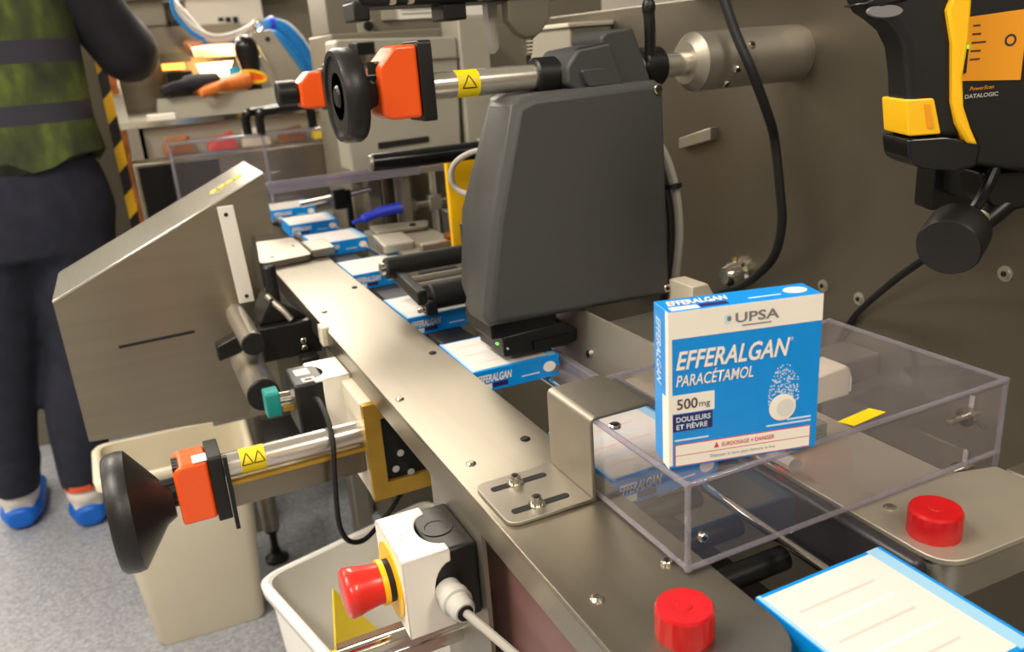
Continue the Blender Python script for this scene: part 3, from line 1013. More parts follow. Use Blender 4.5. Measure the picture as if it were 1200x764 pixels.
st = MB().prism([(.101, .977), (.1215, .977), (.1275, .843), (.107, .843)], 'Y', HY0 - .004, HY0).build('white_strip', WHITEP, t, bevel=.0005)
for (x, z) in ((.1105, .966), (.118, .852)):
    MB().cyl((x, HY0 - .0045, z), (x, HY0 - .003, z), .0028, 10).build('hole', DARKHOLE, st)
MB().prism(round_poly([(-.052, .811), (.044, .813), (.044, .817), (-.052, .815)], .002), 'Y', HY0 - .0004, HY0 + .001).build('slot', DARKHOLE, t)
sl = (1.011 - .885) / .281


def slope_z(x):
    return .8885 + sl * (x + .1135)


for x0, x1, y0, y1, mm in ((.103, .148, 1.215, 1.235, YELST),):
    st = MB().poly([[(x0, y0, slope_z(x0) + .0004), (x1, y0, slope_z(x1) + .0004), (x1, y1, slope_z(x1) + .0004), (x0, y1, slope_z(x0) + .0004)],
                    [(x0, y0, slope_z(x0) + .0008), (x1, y0, slope_z(x1) + .0008), (x1, y1, slope_z(x1) + .0008), (x0, y1, slope_z(x0) + .0008)]]).build('warning_sticker', mm, t)
    for k in range(3):
        xa = x0 + .006 + k * .012
        MB().poly([[(xa, y0 + .004, slope_z(xa) + .0009), (xa + .007, y0 + .004, slope_z(xa + .007) + .0009), (xa + .0035, y1 - .004, slope_z(xa + .0035) + .0009)],
                   [(xa, y0 + .004, slope_z(xa) + .0012), (xa + .007, y0 + .004, slope_z(xa + .007) + .0012), (xa + .0035, y1 - .004, slope_z(xa + .0035) + .0012)]]).build('warning_triangle', STBLK, st)
MB().box(.05, .165, HY1, HY1 + .02, .60, .95).build('rear_bracket', STEELM, t)

for k, (x, z, r, y0, lab) in enumerate(((.101, .828, .0142, 1.0, 'upper steel post with black end cap sticking out of the hood front'),
                                        (.1025, .760, .0205, 1.0, 'lower thicker steel post with black end cap sticking out under the hood'))):
    t = thing('clamp_post', lab, 'post', (x, 1.07, z - r), group=None)
    MB().cyl((x, y0 + .004, z), (x, HY0 + (.0 if k == 0 else .12), z), r, 32).build('shaft', RODST, t)
    MB().cyl((x, y0, z), (x, y0 + .005, z), r, 32, .001).build('end_cap', BLACK, t)

t = thing('slide_bracket', 'black slide bracket between the hood posts and the rail', 'bracket', (.14, 1.05, .77))
MB().box(.114, .190, 1.045, 1.075, .786, .832).build('body', BLACKM, t, bevel=.002)
MB().prism([(.062, .795), (.088, .800), (.116, .818), (.116, .835), (.062, .815)], 'Y', 1.06, 1.085).build('arm', BLACKM, t, bevel=.002)
MB().prism([(.118, .832), (.181, .832), (.170, .842), (.138, .866)], 'Y', 1.06, 1.13).build('gusset', BLACKM, t, bevel=.002)
MB().cyl((.144, 1.075, .84), (.144, 1.075, .905), .0085, 18, .002).build('knurled_post', BLACK, t)
MB().tube(smooth_path([(.135, 1.07, .868), (.142, 1.062, .858), (.150, 1.055, .848), (.158, 1.05, .835)]), .004, 10).build('lever', ALU, t)
for z in (.796, .806):
    screw(t, (.168, 1.0445, z), (0, -1, 0), .004, .003)
MB().box(.158, .181, 1.02, 1.045, .765, .79).build('foot_block', BLACK, t, bevel=.002)
t = thing('side_sheet', 'plain grey steel sheet hanging under the rail behind the black and white switch box', 'steel sheet', (.27, 1.92, 0))
MB().box(.10, .44, 1.915, 1.925, .40, .80).build('sheet', HOUSDK, t)
MB().box(.38, .42, 1.925, 1.96, 0, .80).build('post', STEELM, t)

# ------------------------------------------------------------------ switch boxes (same maker): black and white switch on the rail, emergency stop
def switch_box(t, x0, x1, y0, y1, z0, z1, flip=False, scoop=True):
    """two-shell enclosure, the joint scooped: pale shell to one side, black base to the other"""
    w_ = x1 - x0
    cx = (lambda u: x0 + u * w_) if not flip else (lambda u: x1 - u * w_)
    zc, h = (z0 + z1) / 2, z1 - z0
    yc, d = (y0 + y1) / 2, y1 - y0
    base = MB()
    base.box(min(cx(.42), cx(1)), max(cx(.42), cx(1)), y0 + .0015, y1 - .0015, z0 + .0015, z1 - .0015)
    base.build('base_shell', BLACK, t, bevel=.003)
    # pale shell: its front/back/top edges scoop towards the face
    arc = []
    for k in range(13):
        a = math.pi * k / 12
        arc.append((.63 - .24 * math.sin(a), zc - h * .34 * math.cos(a)))
    pts = [(0.0, z0 + .0), (.63, z0)] + arc + [(.63, z1), (.0, z1)] if scoop else [(0, z0), (.5, z0), (.5, z1), (0, z1)]
    m = MB()
    for ya, yb in ((y0, y0 + .003), (y1 - .003, y1)):
        m.prism([(cx(u), z) for u, z in pts], 'Y', ya, yb)
    arcy = []
    for k in range(13):
        a = math.pi * k / 12
        arcy.append((.63 - .24 * math.sin(a), yc - d * .34 * math.cos(a)))
    ptsy = [(0.0, y0), (.63, y0)] + arcy + [(.63, y1), (0, y1)]
    for za, zb in ((z1 - .003, z1), (z0, z0 + .003)):
        m.prism([(cx(u), y) for u, y in ptsy], 'Z', za, zb)
    m.box(min(cx(0), cx(.05)), max(cx(0), cx(.05)), y0, y1, z0, z1)
    m.build('cover_shell', WHITEP, t, bevel=.002)


t = thing('emergency_stop', 'white and black emergency stop box with red mushroom button under the rail', 'emergency stop', (.154, .535, .739))
EX0, EX1, EY0, EY1, EZ0, EZ1 = .1235, .183, .500, .569, .738, .805
switch_box(t, EX0, EX1, EY0, EY1, EZ0, EZ1)
MB().lathe((.163, .5345, EZ1 - .002), (0, 0, 1), [(0, .0125), (.0012, .0125), (.0012, .0095), (.0006, .009)], 28).build('knockout', BLACK, t)
for k, (x, y) in enumerate(((.132, .530), (.1335, .536))):
    MB().box(x, x + .0035, y, y + .0008, EZ1, EZ1 + .0002).build('embossed_mark', PGREY, t)
ec = (EX0, .5345, .7715)
MB().lathe(ec, (-1, 0, 0), [(0, .0165), (.006, .0165)], 28).build('collar', BLACK, t)
MB().lathe((EX0 - .006, ec[1], ec[2]), (-1, 0, 0), [(0, .0175), (.004, .0175)], 28).build('yellow_ring', YELP, t)
MB().lathe((EX0 - .009, ec[1], ec[2]), (-1, 0, 0), [(0, .0155), (.006, .0160), (.014, .0172), (.020, .0186), (.026, .0192), (.0285, .0175), (.0295, .012), (.0297, .003)], 36).build('mushroom_button', ESRED, t, angle=60)
MB().lathe(ec, (-1, 0, 0), [(-.001, .0295), (.0012, .0295)], 36).build('yellow_legend_disc', YELP, t)
gl = MB().lathe((.156, EY0 + .001, .7705), (.05, -1, -.02), [(0, .0105), (.010, .0105), (.0105, .0118), (.018, .0118), (.019, .0098), (.028, .0094), (.031, .0075), (.031, .004)], 6 * 3).build('cable_gland', GREYW, t, angle=25)
MB().lathe((.1576, EY0 - .0302, .7699), (.05, -1, -.02), [(0, .0062), (.0004, .0062)], 16).build('gland_mouth', DARKHOLE, gl)
MB().tube(smooth_path([(.157, .475, .770), (.166, .44, .768), (.178, .40, .762), (.190, .35, .756), (.196, .28, .748)]), .0033, 10).build('power_cable', GREYCAB, t)
MB().box(.183, .1865, .492, .60, .60, .816).build('mounting_strip', STEELM, t)

t = thing('side_plate', 'mauve-brown metal side plate under the near end of the rail', 'side plate', (.2, .38, .2))
MB().box(.202, .206, .10, .62, .20, .838).build('plate', MAUVE, t)
MB().lathe((.202, .40, .808), (-1, 0, 0), [(0, .010), (.004, .010), (.006, .007)], 20).build('cap', WHITEP, t)

t = thing('limit_switch', 'black and white switch box with teal plug under the rail', 'switch box', (.15, .89, .754))
switch_box(t, .120, .182, .855, .920, .755, .820, flip=True, scoop=False)
for x0, x1, y0, y1 in ((.131, .145, .862, .874), (.128, .144, .885, .905)):
    lb = MB().box(x0, x1, y0, y1, .8186, .8190).build('white_label', PAPER, t)
    if x0 > .13:
        MB().box(x0 + .003, x1 - .003, y0 + .003, y1 - .003, .8190, .8192).build('label_mark', INK, lb)
MB().cyl((.104, .885, .796), (.121, .885, .796), .0085, 16).build('plug_socket', CHROME, t)
MB().cyl((.108, .885, .787), (.121, .885, .787), .006, 16).build('gold_contact', GOLD, t)
MB().prism(round_poly(rect(.874, .898, .780, .810), .005), 'X', .090, .106).build('teal_plug', TEAL, t, bevel=.0015)
MB().tube(smooth_path([(.140, .857, .800), (.140, .83, .806), (.139, .79, .799), (.137, .772, .782), (.133, .766, .752), (.130, .765, .715), (.130, .765, .688), (.138, .768, .668), (.155, .775, .660), (.178, .79, .665), (.20, .80, .678), (.23, .82, .70)], 8), .0028, 8).build('black_cable', RUBBER, t)

t = thing('connector_box', 'gold framed connector box with dark opening under the rail', 'connector box', (.22, .85, .694))
MB().box(.171, .262, .778, .862, .704, .814).build('body', CREAM, t, bevel=.002)
m = MB()
for a in (((.171, .188), (.704, .814)), ((.246, .263), (.704, .814)), ((.188, .246), (.704, .722)), ((.188, .246), (.796, .814))):
    m.box(a[0][0], a[0][1], .770, .779, a[1][0], a[1][1])
m.build('gold_frame', GOLD, t)
MB().box(.188, .246, .776, .7785, .722, .796).build('opening', DARKHOLE, t)
for (x, z) in ((.198, .735), (.214, .727), (.205, .752), (.232, .735), (.222, .76)):
    MB().cyl((x, .777, z), (x, .770, z), .004, 10).build('contact', BOLT, t)

# ------------------------------------------------------------------ lower adjustment shaft
YL, ZL = .79, .7785
t = thing('adjustment_shaft', 'polished steel shaft with yellow sticker under the hood at knee height', 'shaft', (.1, YL, ZL - .013))
MB().cyl((-.05, YL, ZL - .004), (.01, YL, ZL - .004), .0055, 16).build('spindle', BLACKM, t)
MB().cyl((.03, YL, ZL), (.171, YL, ZL), .0125, 32).build('rod', RODST, t)
warning_sticker(t, (.047, YL, ZL), (.071, YL, ZL), .0127, view=148, n=2)
t = thing('steel_beam', 'square steel beam running directly under the lower adjustment shaft', 'beam', (.17, .8, .73))
MB().box(.034, .171, .785, .815, .733, .762).build('beam', STEELX, t, bevel=.002)
MB().box(.034, .171, .779, .785, .7605, .7645).build('yellow_strip', GOLD, t)
t = thing('handwheel', 'large black dished handwheel beside the lower orange indicator', 'handwheel', (-.06, YL, .7))
seg = 44
m = MB()
prof = [(-.012, .050), (-.012, .054), (-.008, .0575), (.002, .0585), (.008, .0575), (.011, .0535), (.034, .022), (.043, .017), (.043, .006)]
m.lathe((-.062, YL, .757), (1, 0, 0), [(-.006, .03)] + prof, seg)
m.build('dished_wheel', WHEEL, t, angle=40)
MB().cyl((-.022, YL, .757), (.004, YL, .757), .0075, 18).build('hub', BLACKM, t)
t = indicator('orange position indicator with white label and counter on the lower shaft', -.015, .017, YL, .767, .031, .021, square=True)
MB().box(.004, .018, YL - .0205, YL - .004, .7983, .7992).build('white_label', PAPER, t)
for k in range(4):
    MB().box(-.0145, -.0085, YL - .018 + k * .0065, YL - .0132 + k * .0065, .7925, .7975).build('counter_digit', BLACK, t)
MB().box(.0305, .0345, YL - .028, YL - .022, .722, .80).build('plate_tail', BLACK, t)

# second shaft pair at the bottom edge
t = thing('lower_shaft_pair', 'two polished steel rods with yellow sticker below the emergency stop', 'shaft', (.13, .56, .68))
MB().cyl((.04, .55, .704), (.30, .55, .704), .008, 20).build('rod', CHROME, t)
MB().cyl((.04, .565, .680), (.30, .565, .680), .010, 20).build('rod', CHROME, t)
MB().box(.08, .30, .558, .575, .686, .70).build('bronze_web', BROWN, t)
MB().cyl((.06, .55, .704), (.076, .55, .704), .0083, 20).build('warning_sticker', YELST, t)

# machine leg
t = thing('support_stand', 'round steel machine stand with adjustable foot beside the tall bin', 'stand', (.152, 1.85, 0))
MB().cyl((.152, 1.85, .09), (.152, 1.85, .68), .021, 24).build('tube', STEELM, t)
MB().cyl((.152, 1.85, .02), (.152, 1.85, .09), .009, 14).build('threaded_rod', BLACKM, t)
MB().lathe((.152, 1.85, 0), (0, 0, 1), [(0, .028), (.008, .028), (.02, .012), (.03, .012)], 24).build('foot', BLACK, t)
MB().lathe((.152, 1.85, .078), (0, 0, 1), [(0, .016), (.012, .016)], 6).build('lock_nut', BLACKM, t)
MB().box(.02, .30, 1.80, 1.90, .66, .70).build('cross_beam', STEELM, t)


def bin_(t, corners, z, taper, m_, rimw=.014, wall=.004, r=.03):
    """open tapered bin from its four rim corners"""
    cs = [Vector(c) for c in corners]
    cen = sum(cs, Vector((0, 0))) / 4

    def loop(s, rr, ext=0):
        pts = []
        for c in cs:
            d = c - cen
            pts.append(cen + d * s + d.normalized() * ext)
        return round_poly([tuple(p) for p in pts], rr, 5)
    o1 = loop(taper, r * .7)
    m = MB()
    secs = [[(x, y, 0.0) for x, y in loop(taper * .96, r * .7)], [(x, y, .006) for x, y in o1], [(x, y, z - .02) for x, y in loop(1, r)],
            [(x, y, z - .002) for x, y in loop(1, r)], [(x, y, z - .002) for x, y in loop(1, r, -wall)], [(x, y, .02) for x, y in loop(taper, r * .7, -wall)]]
    m.poly(secs)
    m.build('tub', m_, t, angle=50)
    m = MB()
    m.poly([[(x, y, z - .024) for x, y in loop(1, r, .002)], [(x, y, z - .022) for x, y in loop(1, r, rimw)], [(x, y, z - .006) for x, y in loop(1, r, rimw + .002)],
            [(x, y, z) for x, y in loop(1, r, rimw * .6)], [(x, y, z) for x, y in loop(1, r, -.001)], [(x, y, z - .006) for x, y in loop(1, r, -wall)]], cap=False)
    m.build('rim', m_, t, angle=70)


t = thing('tall_bin', 'tall beige plastic bin standing on the floor behind the lower handwheel', 'bin', (-.03, 1.72, 0))
bin_(t, [(-.158, 1.63), (.116, 1.615), (.125, 1.80), (-.165, 1.815)], .415, .80, BEIGEBIN)
t = thing('low_bin', 'white plastic bin on the floor behind the red mushroom button', 'bin', (.2, 1.02, 0))
bin_(t, [(.147, .80), (.42, .83), (.36, 1.215), (.068, 1.135)], .42, .86, WHITEBIN, .012)
t = thing('yellow_folder', 'yellow folded card lying in the white bin behind the red button', 'card', (.2, 1.0, .2))
MB().poly([[(.125, .93, .40), (.21, .90, .27), (.25, 1.02, .27), (.155, 1.065, .41)], [(.127, .93, .402), (.212, .90, .272), (.252, 1.02, .272), (.157, 1.065, .412)]]).build('card', YELST, t)
MB().box(.20, .23, .93, .99, .02, .28).build('card_stack', PAPER, t)

# ------------------------------------------------------------------ barcode scanner in its holder
SP, SA = (.57, .435, 1.1), math.atan2(-.43597907, .8999568)


def local_thing(name, label, cat, loc, rot):
    return thing(name, label, cat, loc, rot)


t = local_thing('barcode_scanner', 'black and yellow handheld barcode scanner hanging grip down by the dark panel', 'scanner', SP, SA)
hd = [(-.0843, .0782), (-.0795, .0668), (-.074, .0569), (-.0647, .0506), (-.0551, .0425), (-.0481, .0305), (-.044, .0098), (-.0392, -.0349), (.0009, -.0376), (-.006, .0014), (-.013, .0595), (-.015, .12), (-.035, .16), (-.09, .13)]
MB().prism(hd, 'Y', -.017, .022).build('grip', BLACK, t, bevel=.006, seg=3, local=True)
bs = [(-.0422, -.0342), (-.0389, -.0512), (-.0297, -.0569), (-.0043, -.0605), (.0112, -.0584), (.013, -.0411), (.006, -.0394), (-.0131, -.0343)]
MB().prism(round_poly(bs, .004), 'Y', -.020, .026).build('foot', BLACKG, t, bevel=.004, seg=3, local=True)
yl = [(-.0215, .12), (-.0201, .0596), (-.0223, .0531), (-.0166, .0312), (-.0125, -.0099), (-.0079, -.0253), (.0015, -.0402), (.0093, -.0418), (.0025, -.029), (-.0040, -.0135), (-.0070, .0075), (-.0052, .0334), (-.0062, .0587), (-.0065, .12)]
MB().prism(yl, 'Y', -.0225, .024).build('yellow_bumper', YELP, t, bevel=.002, local=True)
tb = MB().prism(round_poly([(-.0447, -.0062), (-.0248, -.0063), (-.0174, -.0323), (-.0411, -.0324)], .002), 'Y', -.0195, .024).build('yellow_tab', YELP, t, bevel=.001, local=True)
MB().prism(round_poly([(-.032, -.010), (-.0277, -.0103), (-.0236, -.0275), (-.028, -.0272)], .001), 'Y', -.0203, -.019).build('tab_slot', ORP, tb, local=True)
m = MB()
m.loft([((-.0642, -.0172, .0555), (.013, 0, -.001), (0.001, 0, .0045)), ((-.0642, -.0185, .0555), (.012, 0, -.001), (0.001, 0, .0038))], 20)
m.build('trigger_window', PGREY, t, local=True)
MB().prism([(-.080, .061), (-.067, .058), (-.047, .062), (-.062, .072)], 'Y', -.019, .022).build('trigger', BLACKG, t, bevel=.002, local=True)

t = local_thing('scanner_cradle', 'black scanner cradle with orange instruction label and swivel mount on the panel', 'cradle', SP, SA)
by = [(-.004, .13), (.09, .13), (.076, -.060), (.055, -.0675), (.016, -.059), (.0132, -.041), (.0045, -.029), (-.002, -.0135), (-.0046, .0075), (-.004, .05)]
MB().prism(by, 'Y', -.006, .045).build('cradle_body', BLACK, t, bevel=.004, local=True)
lb = MB().prism([(.0003, .0475), (.0421, .0503), (.0427, .0013), (-.0006, .0035)], 'Y', -.0072, -.005).build('orange_label', ORP, t, local=True)
for k, ww in enumerate((.005, .006, .010, .007, .007)):
    MB().box(.0042, .0042 + ww, -.0076, -.0070, .0408 - k * .0058, .0420 - k * .0058).build('printed_line', BROWN, lb, local=True)
m = MB()
m.lathe((.032, -.0071, .0297), (0, -1, 0), [(0, .0042), (.0004, .0042), (.0004, .0028), (0, .0028)], 24)
m.build('printed_ring', DKPRINT, lb, local=True)
MB().box(.0000, .0020, -.0085, -.006, .009, .026).build('connector_strip', DARKHOLE, t, local=True)
MB().box(.0000, .0018, -.0088, -.006, .026, .0282).build('green_light', LEDG, t, local=True)
text('model_lettering', 'PowerScan', ORP, t, (.0068, -.0062, -.0040), (1, 0, .03), (0, 0, 1), .0175, .0028, .2)
text('maker_lettering', 'DATALOGIC', GREYW, t, (.0038, -.0062, -.0096), (1, 0, .03), (0, 0, 1), .0242, .0030, 0, .02)
MB().prism(round_poly([(.026, -.066), (.073, -.066), (.070, -.0977), (.046, -.099), (.034, -.09)], .006), 'Y', .004, .04).build('socket_cup', BLACKM, t, bevel=.003, local=True)
m = MB().tube(smooth_path([(.036, .0, -.064), (.028, -.004, -.080), (.020, -.002, -.098), (.018, .004, -.110)]), .0045, 10)
m.build('left_strut', BLACKG, t, local=True)
m = MB().tube([(.022, .004, -.116), (.045, .008, -.100), (.075, .02, -.082)], .008, 12)
m.build('swivel_arm', BLACKM, t, local=True)
MB().lathe((-.0055, -.022, -.1185), (.62, .74, .25), [(0, .0225), (.003, .0238), (.030, .0238), (.033, .020)], 32).build('swivel_knob', BLACK, t, local=True, angle=30)
MB().cyl((.022, .0, -.114), (.03, .01, -.104), .012, 20).build('knob_collar', ALU, t, local=True)
MB().box(.045, .10, .03, .10, -.10, -.06).build('wall_arm', BLACKM, t, bevel=.004, local=True)
m = MB().box(.035, .10, .095, .128, -.115, -.045)
m.build('wall_plate', BLACKM, t, bevel=.003, local=True)

MB().tube(smooth_path([(.572, .432, .990), (.58, .441, .975), (.62, .494, .943), (.66, .552, .906), (.70, .621, .854), (.716, .655, .820), (.716, .68, .77)]), .0036, 8).build(
    'scanner_cable', RUBBER, None, 'thin black cable running down from the round scanner mount knob', 'cable')

# hanging cable on the dark panel
MB().tube(smooth_path([(.60, .80, 1.26), (.60, .747, 1.194), (.600, .72, 1.148), (.605, .701, 1.112), (.63, .701, 1.062), (.65, .712, 1.033), (.655, .707, .981), (.66, .707, .94), (.665, .722, .90), (.675, .758, .868), (.69, .809, .837), (.706, .876, .806), (.712, .93, .76)]), .0052, 10).build(
    'hanging_cable', RUBBER, None, 'thick black cable hanging down in front of the dark steel panel', 'cable')

# ------------------------------------------------------------------ person (cut by the frame; faces the camera side of the hood)
PX, PY = -.26, 2.36
t = thing('person', 'person in navy work clothes and green hi-vis vest with blue overshoes', 'person', (PX, PY, 0))


def torso_secs(g):
    return [((-.245, PY, .80), (.155 + g, 0, 0), (0, .110 + g, 0)), ((-.245, PY, .92), (.170 + g, 0, 0), (0, .120 + g, 0)), ((-.235, PY, 1.06), (.180 + g, 0, 0), (0, .112 + g, 0)),
            ((-.236, PY, 1.20), (.184 + g, 0, 0), (0, .118 + g, 0)), ((-.238, PY, 1.33), (.190 + g, 0, 0), (0, .118 + g, 0)), ((-.236, PY + .01, 1.42), (.185 + g, 0, 0), (0, .098 + g, 0)),
            ((-.234, PY + .02, 1.475), (.11 + g, 0, 0), (0, .072 + g, 0)), ((-.233, PY + .02, 1.50), (.062, 0, 0), (0, .058, 0))]


LEGS = [  # hip, knee, ankle for the two legs (points and radii)
    [((-.335, PY, .86), .098), ((-.345, PY - .01, .70), .095), ((-.385, PY - .02, .47), .072), ((-.415, PY - .03, .30), .066), ((-.435, PY - .05, .10), .048)],
    [((-.155, PY, .86), .100), ((-.165, PY - .01, .70), .098), ((-.200, PY - .03, .47), .074), ((-.240, PY + .01, .30), .066), ((-.264, PY + .03, .10), .046)]]
ARM_L = [((-.070, PY, 1.415), .070), ((-.01, PY - .02, 1.34), .068), ((.045, PY - .05, 1.24), .066), ((.068, PY - .07, 1.205), .068), ((.062, PY - .12, 1.24), .062), ((.0, PY - .19, 1.33), .050), ((-.05, PY - .23, 1.40), .042)]
ARM_R = [((-.405, PY, 1.415), .070), ((-.465, PY, 1.30), .062), ((-.50, PY, 1.15), .055), ((-.50, PY - .05, 1.03), .048), ((-.47, PY - .12, .93), .042)]


def limb(m, pts, k=1.0, add=0.0):
    P = smooth_path([p for p, r in pts], 5)
    R_ = []
    for i in range(len(pts) - 1):
        for s in range(5):
            R_.append(pts[i][1] + (pts[i + 1][1] - pts[i][1]) * s / 5)
    R_.append(pts[-1][1])
    m.tube(P, [r * k + add for r in R_], 14)


m = MB()
m.loft(torso_secs(-.03))
for lg in LEGS:
    limb(m, lg, .72)
    x, y, z = lg[-1][0]
    m.loft([((x, y - .0, .045), (.026, 0, 0), (0, 0, .03)), ((x, y - .03, .05), (.032, 0, 0), (0, 0, .04)), ((x, y - .10, .035), (.038, 0, 0), (0, 0, .024)), ((x, y - .15, .028), (.028, 0, 0), (0, 0, .016))])
for am in (ARM_L, ARM_R):
    limb(m, am, .62)
    a, b = Vector(am[-2][0]), Vector(am[-1][0])
    d = (b - a).normalized()
    s = d.cross(Vector((0, -1, .2))).normalized()
    n = d.cross(s)
    m.loft([(b - d * .01, s * .026, n * .02), (b + d * .04, s * .040, n * .015), (b + d * .085, s * .040, n * .013)], 14)
    for f, (off, ln) in enumerate(((-.030, .062), (-.010, .072), (.010, .068), (.029, .052))):
        q = b + d * .08 + s * off
        m.tube([q, q + d * ln * .5 + n * .008, q + d * ln * .85 + n * .026], [.0095, .009, .0075], 8)
    q = b + d * .03 - s * .034
    m.tube([q, q - s * .024 + d * .02, q - s * .03 + d * .048 + n * .01], [.012, .011, .009], 8)
m.loft([((-.233, PY + .02, 1.46), (.058, 0, 0), (0, .058, 0)), ((-.233, PY + .01, 1.56), (.054, 0, 0), (0, .056, 0))])
m.ball((-.233, PY, 1.665), .076, .096, .118)
m.loft([((-.233, PY - .05, 1.585), (.046, 0, 0), (0, 0, .03)), ((-.233, PY - .085, 1.58), (.026, 0, 0), (0, 0, .022))])
m.loft([((-.233, PY - .085, 1.685), (.008, 0, 0), (0, .012, 0)), ((-.233, PY - .104, 1.645), (.017, 0, 0), (0, .016, 0)), ((-.233, PY - .09, 1.632), (.014, 0, 0), (0, .012, 0))])
for s_ in (-1, 1):
    m.loft([((-.233 + s_ * .070, PY + .01, 1.665), (0, .018, 0), (0, 0, .032)), ((-.233 + s_ * .088, PY + .02, 1.668), (0, .016, 0), (0, 0, .030))])
m.build('body', SKIN, t, remesh=.008)
for s_ in (-1, 1):
    ey = MB().ball((-.233 + s_ * .032, PY - .084, 1.675), .013, .009, .008, 12).build('eye', EYE, t)
    MB().ball((-.233 + s_ * .032, PY - .092, 1.675), .005, .003, .005, 10).build('iris', HAIR, ey)
MB().loft([((-.233, PY - .094, 1.608), (.022, 0, 0), (0, .004, 0)), ((-.233, PY - .094, 1.617), (.020, 0, 0), (0, .005, 0))]).build('mouth', LIPS, t)
m = MB().ball((-.233, PY + .014, 1.705), .084, .098, .090)
m.build('hair', HAIR, t, remesh=.01)

m = MB()
m.loft([((-.245, PY, .74), (.19, 0, 0), (0, .125, 0)), ((-.24, PY, .84), (.208, 0, 0), (0, .138, 0)), ((-.245, PY, .93), (.200, 0, 0), (0, .135, 0)), ((-.245, PY, 1.01), (.170, 0, 0), (0, .120, 0))])
for lg in LEGS:
    limb(m, lg, 1.0, .012)
# loose cloth: knees bag out and gather above the ankle
m.ball((-.425, PY - .04, .20), .072, .075, .09)
m.ball((-.250, PY + .02, .21), .070, .075, .09)
m.build('trousers', NAVYCLOTH, t, remesh=.011)
m = MB()
m.loft(torso_secs(.0))
for am in (ARM_L, ARM_R):
    limb(m, am, 1.0, .010)
m.ball((.063, PY - .075, 1.215), .075, .078, .072)
m.build('jacket', BLACKCLOTH, t, remesh=.011)
m = MB()
vs = torso_secs(.016)
hem = [((-.235, PY, .965), (.206, 0, 0), (0, .142, 0))] + [(c, a, b) for c, a, b in vs[2:6]]
m.loft(hem, 28)
for v in m.bm.verts:
    k = math.sin(v.co.x * 42 + v.co.y * 25)
    if v.co.z < .97:
        v.co.z += .018 * k
    v.co.y += .004 * k
m.build('hi_vis_vest', VEST, t, angle=80)
for (x, y, an) in ((-.437, PY - .10, 0), (-.264, PY - .01, 0)):
    m = MB()
    m.loft([((x, y + .085, .045), (.034, 0, 0), (0, 0, .040)), ((x, y + .03, .058), (.044, 0, 0), (0, 0, .056)), ((x, y - .05, .045), (.046, 0, 0), (0, 0, .042)), ((x, y - .12, .036), (.046, 0, 0), (0, 0, .032)), ((x, y - .155, .03), (.03, 0, 0), (0, 0, .02))])
    m.ball((x, y + .035, .085), .052, .062, .042)
    sh = m.build('shoe', SHOE, t, remesh=.007)
    m = MB().loft([((x, y + .035, .108), (.054, 0, 0), (0, .062, 0)), ((x, y + .035, .124), (.055, 0, 0), (0, .063, 0))])
    m.build('orange_trim', SHOEO, sh)
    m = MB()
    m.loft([((x, y + .10, .032), (.034, 0, 0), (0, 0, .030)), ((x, y + .05, .036), (.056, 0, 0), (0, 0, .036)), ((x, y - .06, .036), (.056, 0, 0), (0, 0, .034)), ((x, y - .13, .034), (.054, 0, 0), (0, 0, .031)), ((x, y - .172, .027), (.036, 0, 0), (0, 0, .022))])
    m.build('shoe_cover', OVERSHOE, t, remesh=.008)

# the person stands with the back to us
for ch in t.children_recursive:
    for v in ch.data.vertices:
        v.co.y = -v.co.y
    ch.data.flip_normals()

# ------------------------------------------------------------------ background machine behind the hood
t = thing('striped_post', 'yellow and black striped hazard post beside the person', 'post', (.0, 2.45, 0))
for k in range(14):
    z = .35 + k * .062
    MB().prism([(-.012, z), (.012, z + .022), (.012, z + .084), (-.012, z + .062)], 'Y', 2.42, 2.445).build('hazard_stripe', YELP if k % 2 else BLACK, t)
MB().box(.012, .030, 2.42, 2.46, 0, 1.26).build('upright', COPPER, t)
MB().box(-.012, .012, 2.421, 2.444, 0, .36).build('lower_upright', BLACK, t)

t = thing('infeed_cabinet', 'steel infeed cabinet with dark front behind the hood', 'cabinet', (.3, 2.5, 0))
MB().box(.02, .62, 2.12, 2.9, .25, .955).build('body', STEELX, t, bevel=.004)
MB().box(.022, .62, 2.118, 2.122, .955, .962).build('front_trim', CHROME, t)
MB().box(.05, .10, 2.2, 2.25, 0, .26).build('leg', STEELM, t)
MB().box(.54, .59, 2.2, 2.25, 0, .26).build('leg', STEELM, t)
MB().box(.03, .21, 2.115, 2.121, .70, .945).build('dark_door', BLACKG, t)
MB().box(.06, .59, 2.215, 2.9, .955, 1.028).build('rear_riser', HOUSING, t)

t = thing('infeed_tray', 'grey open tray on the infeed cabinet holding work gloves', 'tray', (.3, 2.4, 1.0))
MB().box(.012, .64, 2.2, 2.9, 1.030, 1.036).build('tray_floor', STEELM, t)
MB().box(.012, .64, 2.195, 2.20, 1.028, 1.042).build('front_lip', CHROME, t)
MB().prism([(2.2, 1.036), (2.9, 1.036), (2.9, 1.26), (2.62, 1.17)], 'X', .012, .035).build('side_plate', HOUSING, t)
MB().poly([[(.10, 2.26, 1.036), (.64, 2.26, 1.036), (.64, 2.34, 1.036), (.10, 2.34, 1.036)], [(.11, 2.29, 1.088), (.64, 2.29, 1.095), (.64, 2.31, 1.095), (.11, 2.31, 1.088)]]).build('inner_lip', HOUSING, t)
MB().box(.075, .14, 2.205, 2.25, 1.036, 1.056).build('block', WHITEP, t, bevel=.003)
MB().box(.025, .05, 2.18, 2.86, .956, 1.03).build('support', STEELM, t)
MB().box(.60, .62, 2.18, 2.86, .956, 1.03).build('support', STEELM, t)
MB().lathe((.035, 2.24, 1.036), (0, 0, 1), [(0, .006), (.004, .004)], 12).build('rivet', BOLT, t)

